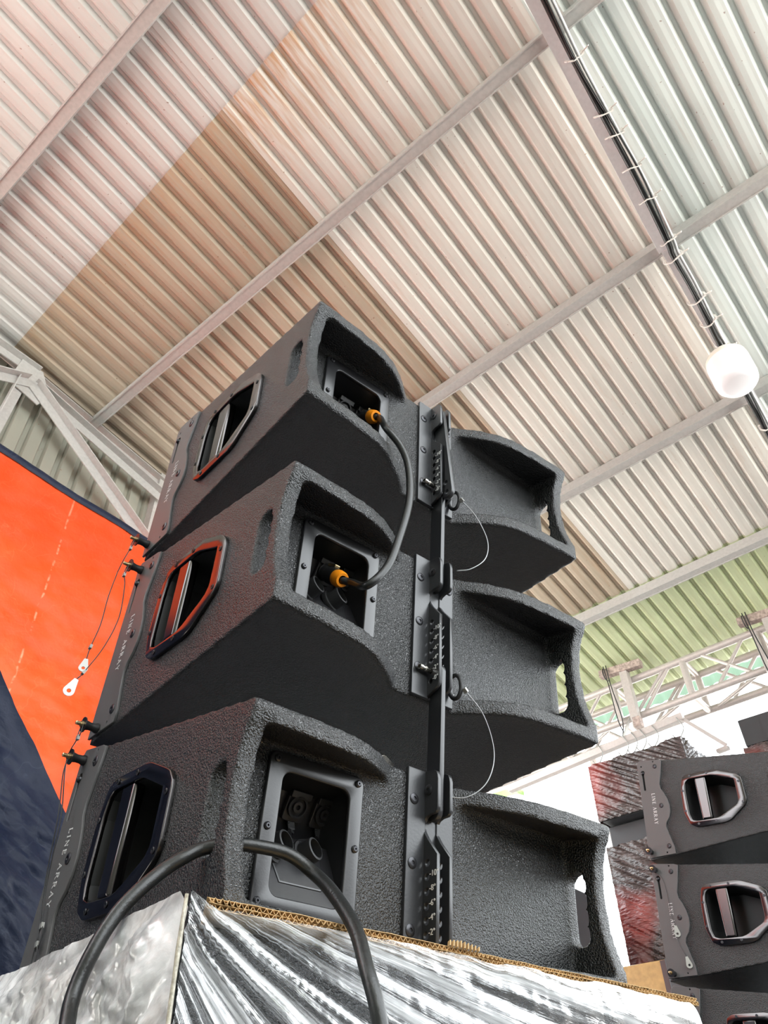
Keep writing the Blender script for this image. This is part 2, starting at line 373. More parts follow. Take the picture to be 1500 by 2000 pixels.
def curve_mesh(cu, name, fn, s=1.0):
    tmp = bpy.data.objects.new(name, cu); COL.objects.link(tmp)
    dg = bpy.context.evaluated_depsgraph_get(); dg.update()
    me = bpy.data.meshes.new_from_object(tmp.evaluated_get(dg)); bpy.data.objects.remove(tmp); bpy.data.curves.remove(cu)
    bm = bmesh.new(); bm.from_mesh(me)
    bmesh.ops.remove_doubles(bm, verts=bm.verts[:], dist=1e-6)
    for v in bm.verts: v.co = Vector(fn(*v.co)) * s
    bmesh.ops.recalc_face_normals(bm, faces=bm.faces[:])
    bm.to_mesh(me); bm.free(); me.name = name; return me
def text_mesh(txt, size, fn, s=1.0, thick=.0008):
    cu = bpy.data.curves.new('lettering', 'FONT'); cu.body = txt; cu.size = size; cu.extrude = thick; cu.align_x = 'LEFT'
    return curve_mesh(cu, 'lettering', fn, s)

# ------------------------------------------------------------------ frames of the hall
EH = Vector((0.98612661, 0.16599489, 0)); DH = Vector((-0.16599489, 0.98612661, 0))
def E(a, b, z): v = EH*a + DH*b; return Vector((CAM.x + v.x, CAM.y + v.y, z))
RP0 = Vector((-0.69520, -1.17161, 5.15482)); RE = Vector((0.97264547, 0.1637256, -0.16478688)); RD = Vector((-0.17160936, 0.98455371, -0.03470189)); RN = Vector((0.15655994, 0.06203161, 0.98571855))
def RF(e, d, h=0.): return RP0 + RE*e + RD*d + RN*h

# ================================================================== SETTING
fl = MB().prism([(p.x, p.y) for p in (E(-2.2, -3.9, 0), E(8.0, -3.9, 0), E(8.0, 4.6, 0), E(-2.2, 4.6, 0))], lambda u, v, w_: (u, v, w_), -.2, .002).build('floor', 'floor_dark'); tag(fl, 'dark worn workshop floor under the shed roof', 'floor', kind='structure')
gd = MB().box((-45, -45, -.25), (45, 45, 0)).build('ground', 'concrete'); tag(gd, 'pale concrete yard around the open shed', 'ground', kind='structure')

ceil = empty('ceiling', RF(0, 0)); tag(ceil, 'low pitched roof of ribbed metal sheets seen from below', 'ceiling', kind='structure')
ceil.matrix_world = Matrix((( RE.x, RD.x, RN.x, RP0.x), (RE.y, RD.y, RN.y, RP0.y), (RE.z, RD.z, RN.z, RP0.z), (0,0,0,1)))
def sheet_mesh(e0, e0b, e1, d0, d1, pitch=.1, h=.021, lift=0., hang=.03):
    """ribbed sheet in roof axes: pans at height 0, crests at h"""
    bm = bmesh.new(); prof = []
    n = int(round((d1 - d0 + hang) / pitch))
    for k in range(n):
        b0 = d0 + k * pitch
        prof += [(b0, 0), (b0 + .004, 0), (b0 + .0205, -.0016), (b0 + .0225, -.0016), (b0 + .042, 0), (b0 + .058, h), (b0 + .063, h - .002), (b0 + .071, h - .002), (b0 + .076, h), (b0 + .092, 0)]
    prof += [(d0 + n * pitch, 0), (d0 + n * pitch + .022, -.0012)]
    rows = []
    for t in (0, 1):
        rows.append([bm.verts.new(((e0 + (e0b - e0) * (d - d0) / (d1 - d0)) if t == 0 else e1, d, z + lift)) for d, z in prof])
    for i in range(len(prof) - 1): bm.faces.new((rows[0][i], rows[1][i], rows[1][i+1], rows[0][i+1]))
    me = bpy.data.meshes.new('roof_sheet'); bm.to_mesh(me); bm.free(); return me
DS = [(-1.7, -.9), (-.9, .1), (.1, 1.3), (1.3, 2.3), (2.3, 3.2)]
ov = lambda d: .673 + (d - 3.137) * .0473
for i, (d0, d1) in enumerate(DS):
    for row, (a0, a1, mt) in enumerate(((-1.9, 0, 'roof_upper'), (0, 4.30, ('roof_white', 'roof_white', 'roof_warm', 'roof_tan', 'roof_tan')[i]), (4.22, 5.25, 'roof_green_bounce'))):
        lift = (i % 2) * .002
        if row == 0: me = sheet_mesh(-1.9, -1.9, ov((d0+d1)/2) + .08, d0, d1, lift=lift + .008)
        elif row == 1: me = sheet_mesh(ov(d0), ov(d1), 4.30, d0, d1, lift=lift + .002)
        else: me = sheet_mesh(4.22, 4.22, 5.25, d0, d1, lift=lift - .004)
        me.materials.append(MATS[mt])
        o = bpy.data.objects.new('roof_sheet', me); COL.objects.link(o); o.parent = ceil
for e in (-.84, .165, 1.235, 2.28, 3.263, 4.254):
    mb = MB(); mb.box((e - .025, -1.7, -.072), (e + .025, 3.17, -.003))
    mb.box((e - .028, -1.7, -.072), (e - .022, 3.17, -.078)); mb.box((e + .022, -1.7, -.072), (e + .028, 3.17, -.078))
    mb.build('purlin', 'galvanised', ceil)
# screws through the sheets beside the purlins
mb = MB()
for e in (.165, 1.235, 2.28, 3.263, 4.254):
    for k in range(48):
        if random.random() < .35: mb.lathe((e + .034, -1.65 + k*.1 + .02, -.001), (0, 0, -1), [(0, .004), (.008, .003), (.011, .001)], 6)
o = mb.build('roof_screw_points', 'nickel', ceil); tag(o, kind='stuff')

# gable wall of ribbed sheets
wl = empty('wall_left', E(0, 3.2, 0)); tag(wl, 'gable wall of upright ribbed grey metal sheets under the roof', 'wall', kind='structure')
def wall_sheet(a0, a1, zb):
    bm = bmesh.new(); prof = []; p = .105; n = int(round((a1 - a0) / p))
    for k in range(n):
        b0 = a0 + k*p; prof += [(b0, 0), (b0 + .060, 0), (b0 + .072, .022), (b0 + .093, .022)]
    prof.append((a0 + n*p, 0)); rows = [[], []]
    for a, y in prof:
        zt = 5.155 - (a + .0)*.1672 - .055 - .04
        P = E(a, 3.16 - .0 + y - .022, 0)
        rows[0].append(bm.verts.new((P.x, P.y, zb))); rows[1].append(bm.verts.new((P.x, P.y, zt)))
    for i in range(len(prof) - 1): bm.faces.new((rows[0][i], rows[0][i+1], rows[1][i+1], rows[1][i]))
    me = bpy.data.meshes.new('wall_sheet'); bm.to_mesh(me); bm.free(); me.materials.append(MATS['wall_sheet'])
    o = bpy.data.objects.new('wall_sheet', me); COL.objects.link(o); o.parent = wl; o.matrix_parent_inverse = Matrix.Translation(wl.location).inverted()
for k in range(4): wall_sheet(-1.60 + k*.84, -1.60 + (k+1)*.84, 3.7)
lw = MB()  # unseen dark walls, added to keep yard light off the speaker undersides
for pa, pb, hw in ((E(-2.2, -3.9, 0), E(8.0, -3.9, 0), 2.35), (E(8.0, -3.9, 0), E(8.0, 4.6, 0), 2.3), (E(8.0, 4.6, 0), E(1.4, 4.6, 0), 2.2), (E(-2.2, 1.5, 0), E(-2.2, 3.3, 0), 2.2)): lw.bar(pa + Vector((0, 0, hw/2)), pb + Vector((0, 0, hw/2)), .12, hw)
o = lw.build('wall_light_blocker', 'floor_dark'); tag(o, 'added low dark wall out of view, keeping yard light off the speaker undersides', 'wall', kind='structure')
wf = empty('wall_side_blocker', E(-2.2, -1.4, 0)); tag(wf, 'added unseen side wall of upright ribbed metal sheets, blocking light from left and behind', 'wall', kind='structure')
for k in range(5):  # out-of-view wall added to cut daylight from the left and behind
    bm = bmesh.new(); prof = []; b0 = -5 + k*1.3
    for q in range(10): prof += [(b0 + q*.13, 0), (b0 + q*.13 + .08, 0), (b0 + q*.13 + .095, .022), (b0 + q*.13 + .115, .022)]
    prof.append((b0 + 1.3, 0)); rows = [[], []]
    for bb, h in prof:
        P = E(-2.2 - h, bb, 0); rows[0].append(bm.verts.new((P.x, P.y, .002))); rows[1].append(bm.verts.new((P.x, P.y, 5.42)))
    for i in range(len(prof) - 1): bm.faces.new((rows[0][i], rows[0][i+1], rows[1][i+1], rows[1][i]))
    me = bpy.data.meshes.new('wall_sheet'); bm.to_mesh(me); bm.free(); me.materials.append(MATS['wall_sheet'])
    o = bpy.data.objects.new('wall_sheet', me); COL.objects.link(o); o.parent = wf; o.matrix_parent_inverse = Matrix.Translation(wf.location).inverted()  # sheet of the added unseen side wall that blocks light
wp = MB(); wp.bar(E(1.70, 3.11, 0), E(1.70, 3.11, 4.76), .05, .07, up=DH); o = wp.build('wall_post', 'galvanised', wl); o.matrix_parent_inverse = Matrix.Translation(wl.location).inverted()

# gable truss
gt = empty('roof_truss', E(1.0, 3.03, 4.2)); tag(gt, 'galvanised steel gable truss of welded angles above the orange tarpaulin', 'truss')
gi = Matrix.Translation(gt.location).inverted()
def angle_bar(name, p, q, w=.055, t=.006, mat='galvanised', depth=.045):
    """L-section member facing the hall, with its flange"""
    mb = MB(); P, Q = Vector(p), Vector(q); d = (Q-P).normalized(); up = d.cross(DH).normalized()
    if up.z < 0: up = -up
    mb.bar(P, Q, w, t, up=-DH)
    off = up*(w/2) - DH*(depth/2)
    mb.bar(P + off, Q + off, t, depth, up=-DH)
    o = mb.build(name, mat, gt); o.matrix_parent_inverse = gi; return o
angle_bar('rafter', E(-1.6, 3.10, 5.235), E(1.70, 3.10, 4.685), .05)
angle_bar('chord', E(.80, 3.05, 4.74), E(1.70, 3.05, 4.545), .055)
angle_bar('chord', E(-.9, 3.05, 4.86), E(.80, 3.05, 4.83), .05)
angle_bar('brace', E(.80, 3.03, 4.72), E(1.66, 3.03, 4.16), .06)
angle_bar('brace', E(.775, 3.03, 4.72), E(-.2, 3.03, 4.18), .055)
angle_bar('post', E(.745, 3.05, 4.72), E(.715, 3.05, 3.75), .055)
mb = MB(); mb.prism([(.68, 4.66), (.86, 4.62), (.90, 4.72), (.82, 4.86), (.70, 4.86)], lambda u, v, w_: E(u, w_, v), 3.035, 3.041)
o = mb.build('gusset', 'galvanised', gt); o.matrix_parent_inverse = gi

# ------------------------------------------------------------------ tarpaulins
def grid_mesh(name, fn, nu, nv, uv=None):
    bm = bmesh.new(); V = [[bm.verts.new(fn(i/nu, j/nv)) for j in range(nv+1)] for i in range(nu+1)]
    lay = bm.loops.layers.uv.new('UVMap') if uv else None
    for i in range(nu):
        for j in range(nv):
            f = bm.faces.new((V[i][j], V[i+1][j], V[i+1][j+1], V[i][j+1])); f.smooth = True
            if uv:
                for l, (a, c) in zip(f.loops, ((i,j),(i+1,j),(i+1,j+1),(i,j+1))): l[lay].uv = uv(a/nu, c/nv)
    me = bpy.data.meshes.new(name); bm.to_mesh(me); bm.free(); return me
def nz(x, y, z=0.): return mnoise.noise(Vector((x, y, z)))
def fbm(x, y, z=0., o=4):
    s = 0; a = 1
    for k in range(o): s += a * nz(x, y, z); a *= .5; x *= 2.03; y *= 2.03; z += 3.1
    return s
def orange(u, v):
    a = -3.6 + u*5.6; z = 4.17 - .045*(a - 0.)  - v*2.0
    sag = .05*math.sin(a*2.3)*v + .035*fbm(a*1.1 + z*.7, z*2.2 - a*.3, 1.) + .022*fbm(a*3.2 - z*2, z*5 + a, 4.) + .010*abs(fbm(a*7 + z*5, z*9 - a*4, 6.))
    return E(a, 2.95 + sag*(.3 + v), z)
oh = empty('orange_tarpaulin', E(0, 2.95, 2.2)); tag(oh, 'bright orange tarpaulin with navy hem hung across the gable opening', 'tarpaulin')
oi = Matrix.Translation(oh.location).inverted()
o = link('sheet', grid_mesh('sheet', orange, 300, 120), 'tarp_orange', oh); o.matrix_parent_inverse = oi
def hem(u, v):
    P = orange(u, 0); return P + Vector((0, 0, .028 - v*.042)) - DH*(.006 + .008*math.sin(v*PI))
o = link('hem', grid_mesh('hem', hem, 110, 4), 'tarp_navy', oh); o.matrix_parent_inverse = oi; o['label'] = 'dark navy folded hem along the top edge'

def navy(u, v):
    # right edge runs down and right; the cloth hangs in slanting folds, its unseen low part is widened behind the stack to block yard light
    z = 3.05*(1 - v)
    if z > 2.344: aR = 1.17 - (z - 2.344)*.975
    else: aR = 1.17 + min(1.3, (2.344 - z)*1.4)
    a = aR - (1-u)*3.0
    s = a*.55 + z*.83 + .06*fbm(a*2, z*2, 9.)
    fold = .085*math.sin(s*7.5 + 1.4*nz(a*2, z*2)) + .05*fbm(s*4, (a - z)*1.2, 2.) + .022*abs(fbm(a*6 + z*3, z*6 - a*2, 6.)) + .026*abs(fbm(s*15, (a - z)*5, 3., 3)) + .012*abs(fbm(a*24 + z*9, z*21 - a*11, 5., 2))
    edge = min(1, (1-u)*20)
    return E(a + .012*fbm(z*6, 3.), 2.2 - .15*(1-u) + fold*edge*.8, max(z, .004))
o = link('navy_tarpaulin', grid_mesh('navy_tarpaulin', navy, 260, 240), 'tarp_navy'); tag(o, 'crumpled navy blue tarpaulin hanging behind the stack, left of the front plates', 'tarpaulin')

# ================================================================== LOUDSPEAKER (units of one cabinet width, built at S metres)
S = .62; D, HF, HR, SB = .7931, .5326, .3510, .0890
PANEL = -.68
def zbot(y): return SB * (-y / D)
def ztop(y): return HF + (SB + HR - HF) * (-y / D)
def side(x0): return lambda u, v, w_: (x0 - w_, u, v)
def rearf(y0): return lambda u, v, w_: (u, y0 - w_, v)
def fin(x0): return lambda u, v, w_: (x0 + w_, u, v)

def cabinet_mesh():
    base = MB(); base.prism([(0, 0), (0, HF), (-D - .004, ztop(-D)), (-D - .004, zbot(-D))], fin(0), -.5, .5)
    cut = []
    lip = [(.5, -.797), (.469, -.797), (.376, -.792), (.271, -.781), (.215, -.764), (.178, -.744), (.14, -.718), (.115, -.698), (.093, PANEL)]
    poly = [(-x, y) for x, y in lip] + [(x, y) for x, y in lip[::-1]] + [(.5, -1.2), (-.5, -1.2)]
    c = MB(); c.prism(poly, lambda u, v, w_: (u, v, w_), -.3, .9); cut.append(c)
    for sx in (-1, 1):
        c = MB(); y0, y1 = PANEL, -1.1; t = .036
        c.prism([(y0, zbot(y0) + t), (y0, ztop(y0) - t), (y1, ztop(y1) - t), (y1, zbot(y1) + t)], fin(0), *sorted((sx*.085, sx*.464))); cut.append(c)
        c = MB(); ed = [(-.81, .05), (-.806, .10), (-.80, .125), (-.785, .165), (-.772, .205), (-.766, .25), (-.764, .30), (-.767, .345), (-.778, .385), (-.792, .412), (-.799, .43), (-.81, .5)]
        c.prism([(-1.0, .0)] + ed + [(-1.0, .55)], fin(0), *sorted((sx*.455, sx*.6))); cut.append(c)
        # hand slot with finger grooves on its rear edge
        c = MB(); sl = [(-.683, .205), (-.683, .325), (-.692, .337), (-.712, .343), (-.728, .340)]
        for k in range(4):
            zc = .326 - k*.033
            sl += [(-.7285, zc), (-.7365, zc - .010), (-.7365, zc - .021)]
        sl += [(-.731, .197), (-.722, .188), (-.700, .187), (-.688, .193)]
        c.prism(sl, fin(0), *sorted((sx*.44, sx*.6))); cut.append(c)
        c = MB(); c.prism([(-.385 + (y + .385)*1.09, .272 + (z - .272)*1.11) for y, z in ((-.265, .381), (-.402, .382), (-.514, .342), (-.515, .222), (-.402, .165), (-.288, .163), (-.252, .19), (-.250, .327))], fin(0), *sorted((sx*.36, sx*.6))); cut.append(c)
    c = MB(); c.box((-.356, -.9, .155), (-.186, -.5, .392)); cut.append(c)
    c = MB(); c.box((-.44, -.06, .05), (.44, .2, .48)); cut.append(c)          # open mouth of the front, behind the grille
    me = base.mesh('cabinet'); o = bpy.data.objects.new('cabinet', me); COL.objects.link(o); tmp = []
    for c in cut:
        q = bpy.data.objects.new('cut', c.mesh('cut')); COL.objects.link(q); tmp.append(q)
        b = o.modifiers.new('b', 'BOOLEAN'); b.operation = 'DIFFERENCE'; b.solver = 'EXACT'; b.object = q
    r = o.modifiers.new('r', 'REMESH'); r.mode = 'VOXEL'; r.voxel_size = .0058; r.adaptivity = 0
    sm = o.modifiers.new('s', 'SMOOTH'); sm.factor = .5; sm.iterations = 3
    dg = bpy.context.evaluated_depsgraph_get(); dg.update()
    out = bpy.data.meshes.new_from_object(o.evaluated_get(dg)); out.name = 'cabinet'
    for q in tmp + [o]: bpy.data.objects.remove(q)
    out.transform(Matrix.Scale(S, 4)); out.polygons.foreach_set('use_smooth', [True]*len(out.polygons))
    return out

def screw(mb, p, axis, r=.0085, h=.004):
    mb.lathe(p, axis, [(0, r), (h*.5, r), (h, r*.82), (h, r*.38), (h*.3, r*.34)], 14, cap1=True)

# serif capitals drawn as strokes: (x0,y0,x1,y1,width)
GL = {'L': ([(.12,0,.12,1,.14), (.02,0,.55,0,.06), (.02,1,.24,1,.05), (.54,0,.54,.22,.05)], .66), 'I': ([(.12,0,.12,1,.14), (.0,0,.24,0,.05), (.0,1,.24,1,.05)], .34),
      'N': ([(.1,0,.1,1,.06), (.1,1,.62,0,.14), (.62,0,.62,1,.06), (0,0,.2,0,.05), (0,1,.16,1,.05), (.52,1,.74,1,.05)], .84),
      'E': ([(.12,0,.12,1,.14), (.02,0,.56,0,.06), (.02,1,.54,1,.06), (.12,.52,.42,.52,.05), (.54,0,.54,.22,.05), (.52,1,.52,.8,.05), (.42,.42,.42,.62,.05)], .68),
      'A': ([(.08,0,.38,1,.06), (.38,1,.68,0,.15), (.18,.36,.56,.36,.05), (0,0,.2,0,.05), (.56,0,.8,0,.05)], .84),
      'R': ([(.12,0,.12,1,.14), (.02,1,.4,1,.06), (.4,1,.54,.88,.1), (.54,.88,.54,.66,.13), (.54,.66,.38,.52,.1), (.12,.52,.38,.52,.05), (.34,.5,.66,0,.14), (.0,0,.24,0,.05), (.62,0,.76,0,.05)], .80),
      'Y': ([(.36,0,.36,.46,.14), (.36,.46,.08,1,.14), (.36,.46,.62,1,.06), (.24,0,.48,0,.05), (0,1,.2,1,.05), (.54,1,.74,1,.05)], .80), ' ': ([], .42)}
def serif_text(mb, txt, h, org, ux, uy, nrm, t=.0006, gap=.2):
    x = 0.
    for ch in txt:
        st, adv = GL[ch]
        for x0, y0, x1, y1, wd in st:
            p, q = Vector((x + x0, y0)), Vector((x + x1, y1)); d = (q - p).normalized(); n = Vector((-d.y, d.x)) * wd / 2
            c = [p + n, q + n, q - n, p - n]
            A = [mb.bm.verts.new(org + (ux*a.x + uy*a.y)*h + nrm*t) for a in c]; B = [mb.bm.verts.new(org + (ux*a.x + uy*a.y)*h) for a in c]
            mb.bm.faces.new(A)
            for i in range(4): mb.bm.faces.new((A[i], B[i], B[(i+1)%4], A[(i+1)%4]))
        x += adv + gap
    return x * h

def make_speaker():
    r = empty('line_array_speaker')
    link('cabinet', cabinet_mesh(), 'textured_paint', r)
    # --- front grille, seen only past the edges
    mb = MB(S); mb.box((-.44, -.02, .05), (.44, -.014, .48))
    mb.build('grille', 'dark_cabinet', r)
    # --- steel side plates carrying the name, one each side
    outl = [(.004, .012), (.004, .515), (-.012, .532), (-.120, .519)]
    outl += [(-.140, .512), (-.126, .44), (-.111, .385), (-.114, .36), (-.128, .335), (-.142, .30), (-.149, .265), (-.148, .235), (-.138, .205), (-.118, .18), (-.112, .16), (-.122, .12), (-.140, .055), (-.143, .020)]
    slot = [(-.024 + dy, z) for dy, z in ((-.0095, .468), (-.0115, .462), (-.0095, .454), (-.0058, .449), (-.0058, .366), (-.003, .362), (.003, .362), (.0058, .366), (.0058, .449), (.0095, .454), (.0115, .462), (.0095, .468), (.004, .472), (-.004, .472))]
    for sx in (-1, 1):
        f = (lambda u, v, w_: (-.5 - .003 - w_, u, v)) if sx < 0 else (lambda u, v, w_: (.5 + .003 + w_, u, v))
        sp = link('side_plate', plate_mesh('side_plate', [outl, slot, circle(-.092, .513, .004, 8), circle(-.020, .497, .0045, 8), circle(-.097, .030, .004, 8)], .007, f, S, .001), 'powder_steel', r)
        xf = sx * .5065; ax = (sx, 0, 0)
        for y, z in ((-.099, .485), (-.103, .270), (-.112, .060)):
            m2 = MB(S); screw(m2, (xf, y, z), ax, .0125, .003); m2.build('screw', 'screw_black', sp, smooth=True)
        m2 = MB(S); m2.lathe((xf - sx*.004, -.024, .458), ax, [(0, .0085), (.007, .0085), (.010, .006), (.012, .002)], 14); m2.build('slot_stud', 'screw_black', sp, smooth=True)
        m2 = MB(S); m2.box((sx*.4995, -.036, .360), (sx*.5005, -.012, .472)); m2.build('slot_shadow', 'hole_black', sp)
        m2 = MB(S)
        if sx < 0: serif_text(m2, 'LINE ARRAY', .0185, Vector((xf - .0002, -.058, .340)), Vector((0, .03, -1)).normalized(), Vector((0, -1, -.03)).normalized(), Vector((-1, 0, 0)), gap=.2)
        else: serif_text(m2, 'LINE ARRAY', .0185, Vector((xf + .0002, -.058, .340)), Vector((0, .03, -1)).normalized(), Vector((0, 1, .03)).normalized(), Vector((1, 0, 0)), gap=.2)
        m2.build('lettering', 'print_white', sp)
    # --- side handles
    ho = rounded([(-.240, .392), (-.268, .407), (-.424, .409), (-.528, .370), (-.551, .345), (-.556, .215), (-.450, .136), (-.285, .131), (-.245, .150), (-.222, .213), (-.224, .330)], 2, .11)
    hi = rounded([(-.258, .366), (-.275, .381), (-.402, .382), (-.509, .342), (-.514, .342), (-.515, .222), (-.402, .165), (-.290, .163), (-.262, .172), (-.252, .200), (-.250, .327)], 2, .11)
    for sx in (-1, 1):
        f = (lambda u, v, w_: (-.5 - .004 - w_, u, v)) if sx < 0 else (lambda u, v, w_: (.5 + .004 + w_, u, v))
        h = link('handle', plate_mesh('handle', [ho, hi], .012, f, S, .0022), 'gunmetal', r, smooth=50)
        m2 = MB(S)                                                     # grip: flat bar with rounded edges
        for k in range(1): pass
        gp = [(-.352, .382), (-.309, .382), (-.321, .164), (-.366, .164)]
        gp = [(-.304, .385), (-.312, .165), (-.366, .165), (-.366, .385)]
        m2.prism(gp, side(-.5) if sx < 0 else (lambda u, v, w_: (.5 + w_, u, v)), -.022, .006)
        m2.build('grip', 'gunmetal', h, smooth=True, bevel=.0055, seg=3)
        m2 = MB(S); a = sx*.5; b_ = sx*.385                              # dished pocket behind the grip
        pin = [(-.258, .366), (-.275, .381), (-.402, .382), (-.512, .342), (-.515, .222), (-.402, .165), (-.290, .163), (-.262, .172), (-.252, .200), (-.250, .327)]
        cx, cz = -.385, .272
        A = [m2.bm.verts.new((a, y, z)) for y, z in pin]; B = [m2.bm.verts.new((b_, cx + (y - cx)*.86, cz + (z - cz)*.86)) for y, z in pin]
        for i in range(len(pin)): m2.bm.faces.new((A[i], A[(i+1) % len(pin)], B[(i+1) % len(pin)], B[i]))
        m2.bm.faces.new(B); me = m2.mesh('pocket'); link('pocket', me, 'pocket_plastic', h)
        xf = sx*.5105
        for y, z in ((-.378, .396), (-.286, .396), (-.534, .326), (-.536, .222), (-.385, .150), (-.292, .147), (-.234, .220), (-.236, .325)):
            m2 = MB(S); screw(m2, (xf, y, z), (sx, 0, 0), .0062, .002); m2.build('screw', 'screw_black', h, smooth=True)
    # --- connector panel: framed dish with slanted socket face
    cp = link('connector_panel', plate_mesh('connector_panel', [rrect(-.390, .128, -.165, .405, .018), rrect(-.356, .160, -.198, .372, .02)], .010, rearf(PANEL - .004), S, .003), 'black_plastic', r, smooth=50)
    m2 = MB(S); x0, x1 = -.362, -.192
    pf = [(-.686, .378), (-.660, .374), (-.604, .366), (-.566, .294), (-.618, .274), (-.686, .155)]
    L = [m2.bm.verts.new((x0, y, z)) for y, z in pf]; Rr = [m2.bm.verts.new((x1, y, z)) for y, z in pf]
    for i in range(len(pf) - 1): m2.bm.faces.new((L[i], Rr[i], Rr[i+1], L[i+1]))
    m2.bm.faces.new(L); m2.bm.faces.new(Rr[::-1])
    me = m2.mesh('dish'); me.flip_normals(); link('dish', me, 'black_plastic', cp)
    m2 = MB(S); m2.prism([(-.325, 0), (-.230, 0), (-.212, .085), (-.342, .085)], lambda u, v, w_: (u, -.668 + v*.496 - w_*.868, .186 + v*.868 + w_*.496), -.003, .003)
    m2.build('label_recess', 'black_plastic', cp, bevel=.002)
    nf = Vector((0, -.095, -.05)).normalized(); tf = Vector((0, .05, -.095)).normalized()     # socket face: outward normal, downwards
    for x in (-.264, -.198):
        cen = Vector((x, -.596, .347)); so = MB(S)
        def sfn(u, v, w_, cen=cen): return cen + Vector((1,0,0))*u - tf*v + nf*w_
        so.prism(rrect(-.024, -.030, .024, .030, .006), sfn, 0, .010)
        so.prism([(-.024, .016), (.024, .016), (.024, .030), (-.024, .030)], sfn, .010, .017)
        sk = so.build('socket', 'black_plastic', cp, bevel=.001)
        m3 = MB(S); m3.lathe(cen + nf*.010, nf, [(0, .0215), (.007, .0215), (.007, .0175), (.0005, .017)], 24); m3.build('socket_ring', 'black_rubber', cp, smooth=True)
        m3 = MB(S); m3.lathe(cen + nf*.0095, nf, [(0, .0105), (.007, .0105), (.007, .005), (.001, .0045)], 18); m3.build('socket_core', 'black_plastic', cp, smooth=True)
        # rubber dust cap hanging on its strap
        cc = Vector((x - .066, -.634, .244)); ax = Vector((.32, -.86, .36)).normalized()
        m3 = MB(S); m3.lathe(cc, ax, [(0, .028), (.006, .029), (.010, .028), (.011, .0225), (.038, .0215), (.039, .018), (.012, .0175)], 24)
        dc = m3.build('dust_cap', 'black_rubber', cp, smooth=True)
        m3 = MB(S)
        pts = smoothpath([cen + tf*.028 + nf*.006, cen + tf*.050 + nf*.020, cc - ax*.004 + Vector((-.004, 0, .026)), cc + Vector((0, 0, .018))], 6)
        for p, q in zip(pts, pts[1:]): m3.bar(p, q, .014, .004, up=nf)
        m3.build('strap', 'black_rubber', cp)
    for x, z in ((-.374, .390), (-.181, .390), (-.377, .268), (-.178, .268), (-.377, .147), (-.178, .147)):
        m3 = MB(S); m3.lathe((x, PANEL - .0085, z), (0, -1, 0), [(0, .0072), (.003, .0070), (.0055, .0045), (.0055, .002), (.002, .0018)], 14); m3.build('screw', 'screw_black', cp, smooth=True)
    # --- rigging bracket on the spine
    m2 = MB(S); m2.box((-.047, PANEL - .009, .080), (.004, PANEL + .002, .463)); m2.box((.036, PANEL - .009, .080), (.084, PANEL + .002, .463)); m2.box((.0, PANEL - .006, .080), (.04, PANEL + .002, .463))
    rb = m2.build('rigging_bracket', 'black_anodised', r, bevel=.0012)
    fo = [(-.680, .463), (-.716, .4605), (-.723, .457), (-.727, .450), (-.7285, .440), (-.7285, .383), (-.727, .376), (-.720, .371), (-.703, .370), (-.693, .366), (-.686, .357), (-.685, .348), (-.689, .338), (-.700, .322), (-.7285, .290), (-.7285, .110), (-.724, .103), (-.716, .098), (-.680, .081)]
    hz = [.276, .250, .2235, .197, .1715, .146, .120]
    for x0 in (.0005, .0355):
        fn = link('fin', plate_mesh('fin', [fo] + [circle(-.7005, z, .0068, 14) for z in hz], .009, fin(x0 + .0045), S, .0012), 'black_anodised', r)
        if x0 < .01:
            for k, z in enumerate(hz[1:]):
                m3 = text_mesh('-%d\u00b0' % (10 - 2*k), .0155, lambda u, v, w_, z=z: (.0001 - w_, -.7075 - u, z + .0005 + v), S, .0004)
                m3.name = 'lettering'; link('lettering', m3, 'print_white', fn)
    for z in (.398, .272, .152):
        for x in (-.030, .068):
            m3 = MB(S); screw(m3, (x, PANEL - .0088, z), (0, -1, 0), .0115, .003); m3.build('screw', 'screw_black', rb, smooth=True)
    m3 = MB(S); screw(m3, (.0008, -.7005, .421), (-1, 0, 0), .0115, .003); m3.build('screw', 'screw_black', rb, smooth=True)
    return r

proto = make_speaker()
SPK = []
def place(loc, rot, first=False):
    o = proto if first else copy_tree(proto)
    o.location = loc; o.rotation_euler = rot; SPK.append(o); return o
Z0 = 1.65
B = place((0, 0, Z0), (.1117, 0, 0), True)
M = place((0, -.06012*S, Z0 + .54709*S), (.1114, 0, 0))
T = place((0, -.12130*S, Z0 + 1.09406*S), (.0914, 0, 0))
tag(T, 'topmost speaker of the near stack, cable plugged in its rear socket', 'speaker', 'near stack of line array speakers')
tag(M, 'middle speaker of the near stack, orange-tipped plug in its left socket', 'speaker', 'near stack of line array speakers')
tag(B, 'lowest speaker of the near stack, both rear sockets empty, on corrugated cardboard', 'speaker', 'near stack of line array speakers')
RS = Vector((3.217*S, .5123*S, Z0 + .4702*S)); YW = .1375
def offs(p): return Vector((math.sin(p)*math.sin(YW), -math.sin(p)*math.cos(YW), math.cos(p)))
RU = place(RS + offs(.0913)*(HF + .0178)*S, (.1099, 0, YW))
RL = place(RS, (.0913, 0, YW))
RB3 = place(RS - offs(.075)*(HF + .0178)*S, (.075, 0, YW))
tag(RU, 'uppermost speaker of the far right stack, side handle and full plate lettering showing', 'speaker', 'far stack of line array speakers')
tag(RL, 'second speaker from top of the far right stack, two pale tags across its lettering', 'speaker', 'far stack of line array speakers')
tag(RB3, 'third speaker down in the far right stack, mostly below the frame', 'speaker', 'far stack of line array speakers')

def in_cab(o): return Matrix.LocRotScale(o.location, o.rotation_euler, None)
def W(o, x, y, z): return in_cab(o) @ (Vector((x, y, z)) * S)

